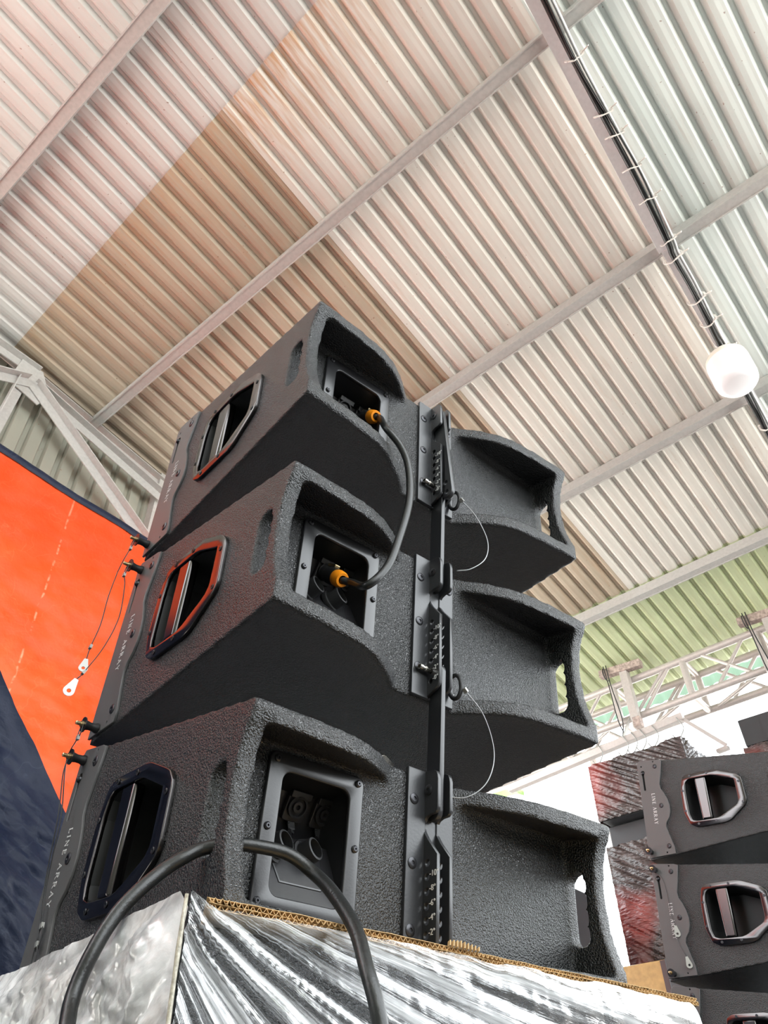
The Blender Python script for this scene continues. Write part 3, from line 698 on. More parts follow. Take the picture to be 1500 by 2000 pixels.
# link bars that join the brackets (part of the upper speaker of each pair)
def link_bar(par, pts, wd=.042):
    a, b_ = [Vector((0, p[0], p[1])) for p in pts]; d = (b_ - a).normalized(); n = Vector((0, -d.z, d.y))
    poly = []
    for k in range(9): t = PI/2 + PI*k/8; poly.append(a + (d*math.cos(t) + n*math.sin(t))*wd/2)
    for k in range(9): t = -PI/2 + PI*k/8; poly.append(b_ + (d*math.cos(t) + n*math.sin(t))*wd/2)
    me = plate_mesh('link_bar', [[(p.y, p.z) for p in poly], circle(a.y, a.z, .007, 12), circle(b_.y, b_.z, .007, 12), circle(b_.y - d.y*.035, b_.z - d.z*.035, .007, 12)], .013, fin(.020), S, .0012)
    o = link('link_bar', me, 'black_anodised', par); return o
link_bar(T, [(-.700, .146), (-.690, -.17)])
link_bar(M, [(-.704, .146), (-.699, -.17)])
o = link_bar(T, [(-.705, .430), (-.738, .110)], .04); o['label'] = 'stowed bar swung down beside the rear fins'
link_bar(RU, [(-.704, .146), (-.699, -.17)]); link_bar(RL, [(-.704, .146), (-.699, -.17)])

# ------------------------------------------------------------------ locking pins with lanyards
LUG = {}
def tag_lug(mb, p, d, size=1., n=None):
    n = Vector(n) if n is not None else (CAM - p).normalized()
    """flat teardrop lug with an eye: narrow end at p, pointing along d"""
    d = d.normalized(); q = d.cross(n).normalized(); n = q.cross(d)
    if 'm' not in LUG:
        R, L = .0105, .027; al = math.acos((R - .004)/L)
        LUG['m'] = plate_mesh('eyelet_tag', [[(0, -.004)] + [(L + R*math.cos(t), R*math.sin(t)) for t in [-(PI - al) + 2*(PI - al)*k/18 for k in range(19)]] + [(0, .004)], circle(L, 0, .0042, 14)], .0018, lambda u, v, w_: (u, v, w_))
    mat = Matrix((( d.x, q.x, n.x, p.x), (d.y, q.y, n.y, p.y), (d.z, q.z, n.z, p.z), (0, 0, 0, 1))) @ Matrix.Scale(size, 4)
    t = LUG['m'].copy(); t.transform(mat); mb.bm.from_mesh(t); bpy.data.meshes.remove(t)
def side_pin(cab, y, z, label, group='side locking pins', lug=None, loop=None, ferr=None, sx=-1):
    base = W(cab, sx*.507, y, z); ax = (in_cab(cab).to_3x3() @ Vector((sx, 0, 0))).normalized(); dn = Vector((0, 0, -1))
    r = empty('locking_pin', base); tag(r, label, 'pin', group); inv = Matrix.Translation(base).inverted()
    def fx(o): o.matrix_parent_inverse = inv; return o
    k = .62
    mb = MB(); mb.lathe(base, ax, [(0, .0075), (.003, .0078), (.007, .0062), (.013, .0060), (.019, .0072), (.0215, .0075)], 20); fx(mb.build('knob', 'black_rubber', r, smooth=True))
    mb = MB(); mb.lathe(base + ax*.0215, (ax + dn*.12), [(0, .0115), (.0018, .0115)], 20); fx(mb.build('washer', 'screw_black', r, smooth=True))
    mb = MB(); mb.lathe(base + ax*.0232, ax, [(0, .0046), (.004, .0046), (.004, .003), (.011, .003), (.012, .0018)], 14); fx(mb.build('button', 'brass', r, smooth=True))
    return r, fx, base, ax
def lanyard(r, fx, pts, rad=.0009, mat='wire_black', ferr=()):
    mb = MB(); mb.tube(smoothpath(pts, 8), rad, 6); fx(mb.build('lanyard', mat, r, smooth='all'))
    for p, d in ferr:
        mb = MB(); d = Vector(d).normalized(); mb.bar(Vector(p) - d*.0035, Vector(p) + d*.0035, .0062, .004, up=(1, 0, .1)); fx(mb.build('ferrule', 'zinc_tag', r))
def wire_loop(c, d, ln, wd, s):
    d = Vector(d).normalized(); s = Vector(s).normalized()
    return [c + d*(ln*(.5 - .5*math.cos(t))) + s*(wd*math.sin(t)) for t in [2*PI*k/14 for k in range(15)]]
# pins of the near stack: (cabinet, y, z)
def near_pins():
    # upper pair, between top and middle speakers
    r, fx, b0, ax = side_pin(T, -.020, .043, 'black-knobbed locking pin low on the top near speaker, against the orange tarpaulin')
    e0 = b0 + ax*.024
    c1 = e0 + Vector((-.004, 0, -.004)); P1 = c1 + Vector((-.002, -.002, -.021))
    lanyard(r, fx, wire_loop(c1, P1 - c1, (P1 - c1).length, .005, (0, 1, 0)), ferr=[(P1, (0, 0, 1))])
    tgt = W(M, -.553, .010, .487) + Vector((-.004, 0, 0))
    lanyard(r, fx, [P1, (P1 + tgt)/2 + Vector((-.001, 0, -.001)), tgt])
    q1 = W(M, -.572, -.030, .30); q2 = W(M, -.582, -.040, .225); q3 = W(M, -.586, -.052, .185)
    lanyard(r, fx, [tgt, (tgt + q1)/2 + Vector((-.002, 0, 0)), q1, q2, q3], ferr=[(q2, q3 - q1)])
    mb = MB(); tag_lug(mb, q3, W(M, -.590, -.062, .145) - q3, .68); fx(mb.build('eyelet_tag', 'zinc_tag', r))
    r, fx, b0, ax = side_pin(M, -.029, .500, 'black-knobbed locking pin high on the middle near speaker, long wire with pale tag')
    e0 = b0 + ax*.026
    P1 = e0 + Vector((-.003, -.003, -.026))
    lanyard(r, fx, wire_loop(e0, P1 - e0, (P1 - e0).length, .005, (0, 1, 0)), ferr=[(P1, (0, 0, 1))])
    q1 = W(M, -.540, -.06, .32); q2 = W(M, -.560, -.075, .22); q3 = W(M, -.592, -.085, .135); q4 = W(M, -.604, -.088, .112)
    lanyard(r, fx, [P1, W(M, -.545, -.045, .42), q1, q2, q3, q4], ferr=[(q3, q4 - q2)])
    mb = MB(); tag_lug(mb, q4, W(M, -.622, -.090, .05) - q4, .80); fx(mb.build('eyelet_tag', 'zinc_tag', r))
    # lower pair
    r, fx, b0, ax = side_pin(M, -.050, .026, 'black-knobbed locking pin low on the middle near speaker, beside the orange tarpaulin')
    e0 = b0 + ax*.024; P1 = e0 + Vector((-.003, -.004, -.024))
    lanyard(r, fx, wire_loop(e0, P1 - e0, (P1 - e0).length, .0055, (0, 1, 0)), ferr=[(P1, (0, 0, 1))])
    t1 = W(B, -.548, -.02, .49)
    q1 = W(B, -.535, -.06, .36); q2 = W(B, -.522, -.06, .22); q3 = W(B, -.515, -.085, .14)
    lanyard(r, fx, [P1, t1, q1, q2, q3], ferr=[(q3, (0, -.2, -1))])
    lanyard(r, fx, wire_loop(q3, (0, -.12, -1), .030, .006, (0, 1, 0)))
    r, fx, b0, ax = side_pin(B, -.024, .503, 'black-knobbed locking pin high on the lowest near speaker, doubled wire hanging from it')
    e0 = b0 + ax*.025
    q1 = W(B, -.540, -.055, .36); q2 = W(B, -.524, -.055, .22); q3 = W(B, -.516, -.092, .105)
    lanyard(r, fx, [e0, W(B, -.55, -.03, .46), q1, q2, q3], ferr=[(q3, (0, -.2, -1))])
    lanyard(r, fx, wire_loop(q3, (0, -.1, -1), .033, .006, (0, 1, 0)))
near_pins()
def far_pins():
    r, fx, b0, ax = side_pin(RU, -.012, .040, 'brass-tipped locking pin at the lower corner of the uppermost far speaker', 'far locking pins')
    e0 = b0 + ax*.02
    lanyard(r, fx, [e0, e0 + Vector((0, -.002, -.03))])
    r, fx, b0, ax = side_pin(RL, -.018, .500, 'locking pin at the upper corner of the second far speaker, holding tag wires', 'far locking pins')
    e0 = b0 + ax*.014
    q1 = W(RL, -.515, -.055, .44); q2 = W(RL, -.515, -.068, .29); q3 = W(RL, -.515, -.078, .235)
    lanyard(r, fx, [e0, q1, q2, q3])
    mb = MB(); tag_lug(mb, q3, W(RL, -.515, -.085, .18) - q3, .85); fx(mb.build('eyelet_tag', 'zinc_tag', r))
    q4 = W(RL, -.515, -.082, .16); q5 = W(RL, -.515, -.108, .098)
    lanyard(r, fx, [q3, q4, q5]); mb = MB(); tag_lug(mb, q5, W(RL, -.515, -.118, .05) - q5, .85); fx(mb.build('eyelet_tag', 'zinc_tag', r))
    side_pin(RL, -.030, .030, 'black locking pin at the lower corner of the second far speaker', 'far locking pins')
far_pins()
def rear_pin(cab, label, lan, lug=None):
    b0 = W(cab, .0, -.7005, .146); ax = (in_cab(cab).to_3x3() @ Vector((-1, 0, 0))).normalized()
    r = empty('rigging_pin', b0); tag(r, label, 'pin', 'rear rigging pins'); inv = Matrix.Translation(b0).inverted()
    def fx(o): o.matrix_parent_inverse = inv; return o
    mb = MB(); mb.lathe(b0 - ax*.042, ax, [(0, .0038), (.048, .0038), (.049, .0046), (.053, .0046), (.054, .0036), (.058, .0036), (.059, .0046), (.064, .0044), (.0645, .0028), (.058, .0026)], 16); fx(mb.build('shaft', 'nickel', r, smooth=True))
    mb = MB(); c = b0 - ax*.042 + Vector((0, -.004, -.012)); mb.tube([c + Vector((.004*math.sin(t*.5), .011*math.cos(t), .019*math.sin(t))) for t in [2*PI*k/20 for k in range(20)]], .0032, 8, closed=True); fx(mb.build('pull_ring', 'black_rubber', r, smooth='all'))
    pts = [Vector(p) for p in lan]
    lanyard(r, fx, pts, .0008, 'wire_steel', ferr=[(pts[0], pts[1] - pts[0])])
    if lug:
        mb = MB(); tag_lug(mb, lug[0], lug[1] - lug[0], .75); fx(mb.build('eyelet_tag', 'nickel', r))
lT = [W(T, .075, -.735, .115), W(T, .115, -.75, .07), W(T, .145, -.76, .0), W(T, .140, -.755, -.06), W(T, .10, -.74, -.105), W(T, .066, -.72, -.118)]
rear_pin(T, 'nickel rigging pin at the minus two mark of the top rear bracket', lT)
lM = [W(M, .080, -.735, .113), W(M, .125, -.75, .06), W(M, .150, -.755, -.02), W(M, .130, -.75, -.09), W(M, .085, -.73, -.130), W(M, .04, -.70, -.128), W(M, -.02, -.672, -.104), W(M, -.095, -.655, -.088)]
rear_pin(M, 'nickel rigging pin at the minus two mark of the middle rear bracket', lM, (W(M, -.062, -.655, -.086), W(M, -.115, -.66, -.082)))

# ------------------------------------------------------------------ cables
def plug(par, inv, base, ax, tipdir):
    """cable-mount plug: sleeve, latch, orange chuck"""
    ax = Vector(ax).normalized()
    def fx(o): o.matrix_parent_inverse = inv; return o
    mb = MB(); mb.lathe(base, ax, [(0, .0115), (.014, .0125), (.018, .0135), (.030, .0135), (.046, .0112), (.050, .0105)], 22); p = fx(mb.build('plug', 'black_plastic', par, smooth=True))
    mb = MB(); mb.lathe(base + ax*.040, ax, [(0, .0122), (.004, .0128), (.013, .0118), (.018, .0100), (.018, .0065), (.006, .006)], 22, cap0=False); mb.build('chuck', 'orange_plastic', p, smooth=True)
    up = Vector((0, 0, 1)) - ax*ax.z; up.normalize()
    mb = MB(); mb.bar(base + up*.0135 + ax*.004, base + up*.0150 + ax*.026, .009, .0045, up=up); mb.build('latch', 'brass', p, bevel=.001)
def jumper():
    mt = Vector((0, -.095, -.05)).normalized()
    def at(cab, x): return in_cab(cab) @ (Vector((x, -.600, .345))*S), in_cab(cab).to_3x3() @ Vector((0, -.88, -.47))
    bT, aT = at(T, -.205); bM, aM = at(M, -.264)
    aT = (aT + Vector((-.02, 0, -.12))).normalized(); aM = (aM + Vector((-.01, 0, -.18))).normalized()
    bT += aT*.006; bM += aM*.006
    r = empty('jumper_cable', bM); tag(r, 'short black jumper cable with orange-tipped plugs linking top and middle speakers', 'cable'); inv = Matrix.Translation(bM).inverted()
    plug(r, inv, bT, aT, None); plug(r, inv, bM, aM, None)
    pts = [bT + aT*.052, bT + aT*.066 + Vector((.004, 0, -.003)), W(T, -.2337, -.765, .170), W(T, -.196, -.785, .111), W(T, -.176, -.795, .043), W(T, -.175, -.80, -.064), W(M, -.198, -.80, .386), W(M, -.225, -.795, .290), W(M, -.262, -.775, .232), bM + aM*.072 + Vector((.010, 0, .003)), bM + aM*.052]
    mb = MB(); mb.tube(smoothpath(pts, 10), .0058, 12); o = mb.build('cable', 'cable_rubber', r, smooth='all'); o.matrix_parent_inverse = inv
jumper()
lp = [W(B, -.70, -.80, -.30), W(B, -.672, -.765, -.10), W(B, -.655, -.712, -.020), W(B, -.640, -.705, .038), W(B, -.618, -.700, .087), W(B, -.592, -.700, .124), W(B, -.560, -.700, .158), W(B, -.535, -.708, .180), W(B, -.505, -.715, .200),
      W(B, -.468, -.745, .209), W(B, -.432, -.760, .211), W(B, -.381, -.775, .207), W(B, -.347, -.80, .183), W(B, -.343, -.855, .147), W(B, -.352, -.93, .089), W(B, -.364, -.978, .034), W(B, -.364, -1.0, -.003), W(B, -.360, -1.012, -.040), W(B, -.354, -1.022, -.085), W(B, -.348, -1.03, -.14), W(B, -.34, -1.035, -.22), W(B, -.335, -1.04, -.33)]
mb = MB(); mb.tube(smoothpath(lp, 8), .0068, 14); o = mb.build('speaker_cable', 'cable_rubber', None, smooth='all'); tag(o, 'thick black cable looped through the hand slot of the lowest near speaker', 'cable')

# ================================================================== wrapped box below the stack
BX0, BX1, BY0, BY1, BZ = -.600*S, .625*S, -.885*S, .22*S, Z0 - .0105
wb = empty('wrapped_cabinet', ((BX0+BX1)/2, (BY0+BY1)/2, 0)); tag(wb, 'large black cabinet in clear stretch film under the near stack', 'wrapped box')
wi = Matrix.Translation(wb.location).inverted()
ins = .010
mb = MB(); mb.box((BX0 + ins, BY0 + ins, 0), (BX1 - ins, BY1 - ins, BZ - .004)); o = mb.build('cabinet', 'textured_paint', wb, bevel=.012, seg=3); o.matrix_parent_inverse = wi
mb = MB(); mb.lathe((-.145, BY0 + ins, BZ - .072), (0, -1, 0), [(0, .007), (.002, .007), (.003, .0055), (.003, .003), (.0005, .0025)], 18); o = mb.build('screw', 'screw_black', wb, smooth=True); o.matrix_parent_inverse = wi
ZB = .9
def ridged(x): 
    return (1 - abs(2*x))**2
def film_rear(u, v):
    x = BX0 - .002 + u*(BX1 - BX0 + .004); z = BZ - v*(BZ - ZB)
    dx = (x - BX0) + .06; dz = z - BZ - .03
    ang = math.atan2(dz, dx); rr = math.hypot(dx, dz)
    k = fbm(ang*9, rr*1.0, 2., 3)
    wr = .006*max(0, .5 - abs(k))/.5 + .0012*fbm(x*30, z*30, 5.) + .0012*fbm(ang*36, rr*4, 8., 3)
    top = max(0, 1 - v*22); y = BY0 - .0045 - .0045*top - wr*min(1, v*30 + .25)
    # softened upper corners
    cr = max(0, (x - (BX1 - .045))/.045); z2 = z - (.030*cr*cr if v < .2 else 0)
    y += .012*cr*cr
    return Vector((x, y, z2 + (.0032 + .0035*fbm(x*13, .5) + .0085*max(0, 1 - u/.035))*top))
def film_left(u, v):
    y = BY0 - .004 + u*(BY1 - BY0); z = BZ - v*(BZ - ZB)
    s = (z - BZ)*1.0 + (y - BY0)*.55
    k = fbm(s*16, (y)*2.5, 3., 3)
    wr = .010*max(0, .5 - abs(k))/.5 + .005*fbm(y*13, z*26, 1.) + .005*abs(fbm(y*40 + z*15, z*60, 7., 3)) + .003*abs(fbm(y*110, z*130, 2., 2))
    sag = .05*max(0, u)*max(0, 1 - v*5)
    top = max(0, 1 - v*22)
    return Vector((BX0 - .003 - wr*min(1, u*14 + .1)*min(1, v*20 + .3) + .003*top, y, z + (.015*min(1, u*45) + .004*fbm(y*11, .2)*min(1, u*12))*max(0, 1 - v*9)))
def uv_rear(u, v):
    dx = u*(BX1 - BX0) + .06; dz = -v*(BZ - ZB) - .03
    return (math.hypot(dx, dz)*3.0, math.atan2(dz, dx)*1.6)
def uv_left(u, v):
    y = u*(BY1 - BY0); z = -v*(BZ - ZB); return ((y*.85 - z*.5)*3.2, (z*.85 + y*.5)*1.6)
def film_top(u, v):
    x = BX0 + u*(BX1 - BX0); y = BY0 - .004 + v*(BY1 - BY0); return Vector((x, y, BZ + .0005 - .012*max(0, (x - BX1 + .05)/.05)))
for fnm, uvf, nu, nv, fm in ((film_rear, uv_rear, 260, 200, 'stretch_film'), (film_left, uv_left, 260, 260, 'stretch_film_loose')):
    o = link('stretch_film', grid_mesh('stretch_film', fnm, nu, nv, uvf), fm, wb); o.matrix_parent_inverse = wi; o['label'] = 'clear glossy stretch film, whitish where gathered'

mb = MB(); mb.tube([Vector((BX0 - .0035 + .0015*fbm(z*9, 3.), BY0 - .005 + .0015*fbm(z*7, 8.), z)) for z in [BZ + .009 - k*.02 for k in range(36)]], [.0016 + .0022*abs(nz(k*.7, 2.)) for k in range(36)], 8)
o = mb.build('gathered_fold', 'film_edge', wb, smooth='all'); o.matrix_parent_inverse = wi; o['label'] = 'yellowish gathered fold of film down the corner'
# corrugated cardboard: liners plus a real zigzag flute, two plies in sight
cb = empty('cardboard_sheet', (0, -.3, BZ + .002)); tag(cb, 'double-wall corrugated cardboard sheet under the lowest near speaker', 'cardboard')
ci = Matrix.Translation(cb.location).inverted()
CX0, CX1, CY0, CY1 = -.575*S, .600*S, -.8965*S, .19*S
zc0, zc1 = BZ + .0015, Z0 - .0006
def ragged(x): return .0035*fbm(x*9, 2.) + .0018*fbm(x*40, 5.)
def liner(z, lo):
    def f(u, v): 
        c0 = CX0 + .09*S*min(1, v*6); x = c0 + u*(CX1 - c0); y = CY0 + v*(CY1 - CY0) + (ragged(x + lo)*(1 - v)); return Vector((x, y, z + .0008*fbm(x*6, lo)*(1 - v)))
    me = grid_mesh('liner', f, 120, 6); o = link('liner', me, 'kraft', cb); o.matrix_parent_inverse = ci
    md = o.modifiers.new('t', 'SOLIDIFY'); md.thickness = .0006
zm = (zc0 + zc1)/2
for k, z in enumerate((zc0, zm, zc1)): liner(z, k*3.1)
def flute(z0, z1, pit, ph):
    bm = bmesh.new(); n = int((CX1 - CX0)/pit*6); R = [[], []]
    for i in range(n + 1):
        x = CX0 + (CX1 - CX0)*i/n; t = .5 + .5*math.sin(2*PI*x/pit + ph)
        z = z0 + .0003 + (z1 - z0 - .0006)*t
        for j, y in enumerate((CY0 + ragged(x + ph)*.9 - .0006, CY0 + .03)): R[j].append(bm.verts.new((x + (.05*S*max(0, 1 - i/n*8) if j else 0), y, z)))
    for i in range(n): bm.faces.new((R[0][i], R[0][i+1], R[1][i+1], R[1][i]))
    me = bpy.data.meshes.new('flute'); bm.to_mesh(me); bm.free(); o = link('flute', me, 'kraft', cb); o.matrix_parent_inverse = ci
    md = o.modifiers.new('t', 'SOLIDIFY'); md.thickness = .0005
flute(zc0, zm, .0075, 0); flute(zm, zc1, .0065, 1.3)
# torn scrap of fluting that sticks up at the edge
mb = MB(); x0 = -.130*S
for k in range(9):
    xa = x0 + k*.0052; mb.bar((xa, CY0 - .004, zc1 - .001), (xa + .003, CY0 - .002, zc1 + .006 - .0005*abs(k - 3)), .004, .0012, up=(1, 0, 0)); 
o = mb.build('torn_edge', 'kraft', cb); o.matrix_parent_inverse = ci

# ================================================================== overhead cable run and lamp
def rail_d(e): return .030 + (e - 1.1)*.05 if e < 2.3 else .115 + (e - 2.3)*.01
rl = empty('cable_rail', RF(1.6, .08, -.1)); tag(rl, 'thin grey steel rail under the roof carrying the tied cables', 'rail'); ri = Matrix.Translation(rl.location).inverted()
for e0, e1, d0, d1, o_ in ((-1.5, 2.28, -.06, .118, 0), (2.28, 5.1, .107, .16, -.004)):
    mb = MB(); mb.bar(RF(e0, d0, -.093 + o_), RF(e1, d1, -.093 + o_), .052, .005, up=RN); mb.bar(RF(e0, d0 + .026, -.085 + o_), RF(e1, d1 + .026, -.085 + o_), .004, .022, up=RN)
    o = mb.build('rail', 'rail_grey', rl); o.matrix_parent_inverse = ri
CP = [(-1.4, -.09), (-.4, -.06), (.4, -.02), (1.113, .033), (1.31, .046), (1.441, .053), (1.715, .063), (1.945, .072), (2.245, .093), (2.318, .102), (2.519, .104), (2.783, .121), (2.888, .126), (3.242, .141), (3.6, .150), (4.3, .17), (5.1, .18)]
def run(name, dd, hh, r, mat, label, amp, ph):
    pts = [RF(e, d + dd + amp*math.sin(e*5.3 + ph), -.104 - hh + amp*.4*math.sin(e*8 + ph)) for e, d in CP]
    mb = MB(); mb.tube(smoothpath(pts, 6), r, 8); o = mb.build(name, mat, None, smooth='all'); tag(o, label, 'cable', 'cables tied along the overhead rail')
run('overhead_cable', .0, .012, .0115, 'cable_rubber', 'thickest black overhead cable tied along the roof rail', 0, 0)
run('overhead_cable', -.026, .009, .0065, 'cable_white', 'white overhead wire running along the black cable', .003, 0)
run('overhead_cable', -.014, .024, .005, 'cable_rubber', 'thin black overhead wire hanging loosest under the rail', .010, 1.)
for e in (1.02, 1.352, 1.60, 1.70, 1.86, 2.02, 2.24, 2.33, 2.58, 2.72, 2.90, 3.02, 3.45, 3.62):
    d = next(a[1] + (b_[1]-a[1])*(e-a[0])/(b_[0]-a[0]) for a, b_ in zip(CP, CP[1:]) if a[0] <= e <= b_[0])
    mb = MB(); c = RF(e, d, -.108)
    dr = rail_d(e)
    lo, hi_ = d - .040, max(dr + .034, d + .02)
    ring = [(lo, -.100), (lo, -.128), (d, -.136), (d + .02, -.122), (hi_, -.102), (hi_, -.086), (lo + .01, -.088)]
    ring3 = [RF(e + .01*math.sin(q[0]*60), q[0], q[1]) for q in ring]
    for p, q in zip(ring3, ring3[1:] + ring3[:1]): mb.bar(p, q, .009, .004, up=RE)
    mb.bar(RF(e, lo, -.112), RF(e - .008, lo - .030, -.128), .010, .004, up=RE); mb.box(*[tuple(RF(e, lo, -.112) + Vector((s_, s_, s_))*.006) for s_ in (-1, 1)])
    o = mb.build('zip_tie', 'tie_white', None); tag(o, 'white cable tie holding overhead cables to the roof rail', 'cable tie', 'cable ties on the overhead rail')
bt = Vector((2.058, -.579, 4.538))
bl = empty('led_bulb', bt); tag(bl, 'big white cylindrical LED bulb hanging under the roof', 'bulb'); bi = Matrix.Translation(bt).inverted()
mb = MB(); mb.lathe(bt, (0, 0, -1), [(0, .018), (.006, .029), (.042, .029), (.046, .026)], 24); o = mb.build('socket', 'bulb_base', bl, smooth=True); o.matrix_parent_inverse = bi
mb = MB(); mb.lathe(bt, (0, 0, -1), [(.042, .027), (.050, .060), (.062, .084), (.080, .096), (.105, .099)], 32); o = mb.build('housing', 'bulb_base', bl, smooth=True); o.matrix_parent_inverse = bi
mb = MB(); mb.lathe(bt, (0, 0, -1), [(.105, .099), (.225, .099), (.250, .095), (.268, .082), (.277, .060), (.280, .001)], 32); o = mb.build('diffuser', 'bulb_glow', bl, smooth=True); o.matrix_parent_inverse = bi
mb = MB(); mb.tube(smoothpath([bt, bt + Vector((-.01, .01, .05)), RF(2.86, .11, -.10)], 5), .004, 8); o = mb.build('flex', 'cable_white', bl, smooth='all'); o.matrix_parent_inverse = bi

# ================================================================== stage truss beyond the far stack
st = empty('stage_truss', E(4.9, 1.4, 0)); tag(st, 'pale welded box truss of round tubes below the eaves at right', 'truss'); si = Matrix.Translation(st.location).inverted()
def tb(name, p, q, r, mat='truss_paint'):
    mb = MB(); mb.tube([p, q], r, 14); o = mb.build(name, mat, st, smooth=True); o.matrix_parent_inverse = si
A0, A1 = 4.8, 5.06
zt, zb_ = 4.168, 3.90
def sl(b): return -.022*(b - 1.4)
for a in (A0, A1):
    for z in (zt, zb_): tb('chord', E(a, -1.2, z + sl(-1.2)), E(a, 3.5, z + sl(3.5)), .0245)
posts = [-.25, .27, .795, 1.312, 1.83, 2.35, 2.87]
for k, b in enumerate(posts):
    for a in (A0, A1): tb('upright', E(a, b, zt + sl(b)), E(a, b, zb_ + sl(b)), .0235)
    for z in (zt, zb_): tb('cross_tube', E(A0, b, z + sl(b)), E(A1, b, z + sl(b)), .0225)
for k in range(len(posts) - 1):
    b0, b1 = posts[k], posts[k+1]
    for a in (A0, A1):
        if k % 2 == 0: tb('diagonal', E(a, b0 + .10, zb_ + sl(b0)), E(a, b1 - .12, zt + sl(b1)), .0115)
        else: tb('diagonal', E(a, b0 + .12, zt + sl(b0)), E(a, b1 - .10, zb_ + sl(b1)), .0115)
        tb('diagonal', E(a, b0 + .09, zt + sl(b0)), E(a, b0 + .34, zb_ + sl(b0)), .0115)
    tb('diagonal', E(A0, b0 + .05, zb_ + sl(b0)), E(A1, b1 - .05, zb_ + sl(b1)), .0115)
for a in (A0, A1):
    for b in (-1.1, 3.4): tb('leg', E(a, b, 0), E(a, b, zt + sl(b)), .03)
# hoist posts clamped on the truss
for nm, b, lab in ((0, 1.70, 'square steel hoist post with crossbar and rope clamped on truss, left one'), (1, .70, 'square steel hoist post with crossbar clamped on truss at right edge')):
    h = empty('hoist_post', E(4.74, b, 3.88)); tag(h, lab, 'post', 'hoist posts on the stage truss'); hi2 = Matrix.Translation(h.location).inverted()
    def pb(name, p, q, w_, hh, mat, up=(0,0,1)):
        mb = MB(); mb.bar(p, q, w_, hh, up=up); o = mb.build(name, mat, h, bevel=.003); o.matrix_parent_inverse = hi2
    pb('post', E(4.735, b, 3.84), E(4.735, b, 4.215), .06, .055, 'truss_paint', up=DH)
    pb('post', E(4.735, b + .105, 3.86), E(4.735, b + .105, 4.12), .032, .03, 'truss_paint', up=DH)
    pb('crossbar', E(4.72, b - .14, 4.215), E(4.72, b + .17, 4.235), .055, .052, 'rusty_steel')
    pb('foot', E(4.73, b - .01, 3.78), E(4.73, b - .01, 3.85), .06, .05, 'rusty_steel', up=DH)
    mb = MB()
    for k in range(2): mb.tube(smoothpath([E(4.68, b + .10 + k*.02, 4.27), E(4.68, b + .095 + k*.015, 4.1), E(4.67, b + .07 + k*.03, 3.85), E(4.66, b + .09 - k*.02, 3.72)], 5), .004, 6)
    mb.tube([E(4.72, b + .13, 4.225) + Vector((.0, .0, 0)) + (EH*math.cos(t) + Vector((0,0,1))*math.sin(t))*.045 for t in [2*PI*k/16 for k in range(16)]], .004, 6, closed=True)
    o = mb.build('rope', 'wire_black', h, smooth='all'); o.matrix_parent_inverse = hi2
# lower flying beam with hooks
fb = empty('flying_beam', E(4.5, 1.7, 3.6)); tag(fb, 'slim pale steel beam with hooks and rod above the red-wrapped boxes', 'beam'); fi = Matrix.Translation(fb.location).inverted()
def fbp(name, o): o.matrix_parent_inverse = fi
mb = MB(); mb.bar(E(4.5, 2.6, 3.545), E(4.5, 1.325, 3.645), .05, .045); fbp('', mb.build('beam', 'truss_paint', fb, bevel=.003))
mb = MB(); mb.bar(E(4.5, 1.335, 3.635), E(4.5, 1.135, 3.40), .022, .012, up=EH); fbp('', mb.build('rod', 'truss_paint', fb))
mb = MB(); mb.box(*[tuple(x) for x in (E(4.52, 1.125, 3.375), E(4.50, 1.20, 3.395))]); fbp('', mb.build('rod_end', 'truss_paint', fb))
mb = MB()
for b in (1.36, 1.52, 1.60, 1.66, 1.72, 1.90): mb.tube(smoothpath([E(4.47, b, 3.64), E(4.46, b - .03, 3.56), E(4.46, b + .02, 3.50), E(4.47, b + .05, 3.54)], 5), .0035, 6)
fbp('', mb.build('hook', 'galvanised_dark', fb, smooth='all'))
for b in (1.75, 2.5):
    mb = MB(); mb.bar(E(4.5, b, 3.6), E(4.78, b, 3.9), .02, .008, up=DH); fbp('', mb.build('hanger', 'galvanised', fb))

# eaves beam and awning beyond
mb = MB(); mb.bar(E(5.42, -2.0, 4.58), E(5.42, 4.0, 4.31), .05, .065); o = mb.build('trim_1', 'gutter_grey'); tag(o, 'dark grey eaves beam behind the stage truss', 'beam', kind='structure')
aw = empty('awning', E(5.75, 1.5, 4.4)); tag(aw, 'green ribbed awning strip seen through the stage truss', 'awning'); ai = Matrix.Translation(aw.location).inverted()
def awn(u, v):
    b = -.6 + u*4.6; return E(5.75 + v*.5 + 0., b, 4.50 - .03*(b - 1.5) - v*.04 + .012*(1 if math.sin(b*42) > 0 else -1)) - Vector((0, 0, 0))
o = link('sheet', grid_mesh('sheet', lambda u, v: E(5.76, -.6 + u*4.6, 4.515 - .012*(u*4.6 - 2.1) - v*.085) + EH*(.012*math.sin(u*4.6*60)), 260, 2), 'green_awning', aw); o.matrix_parent_inverse = ai
mb = MB(); mb.bar(E(5.8, -.6, 4.545), E(5.8, 4.0, 4.49), .03, .03); o = mb.build('rail', 'truss_paint', aw); o.matrix_parent_inverse = ai
for b in (-.5, 3.9):
    mb = MB(); mb.bar(E(5.8, b, 0), E(5.8, b, 4.5), .05, .05, up=EH); o = mb.build('post', 'truss_paint', aw); o.matrix_parent_inverse = ai
mb = MB(); mb.bar(E(5.3, 2.25, 3.985), E(5.3, 3.6, 3.955), .05, .055); 
for b in (2.3, 3.5): mb.bar(E(5.3, b, 0), E(5.3, b, 3.97), .05, .05, up=EH)
o = mb.build('goal_frame', 'truss_paint'); tag(o, 'pale pink painted beam on posts behind the lowest near speaker', 'beam')

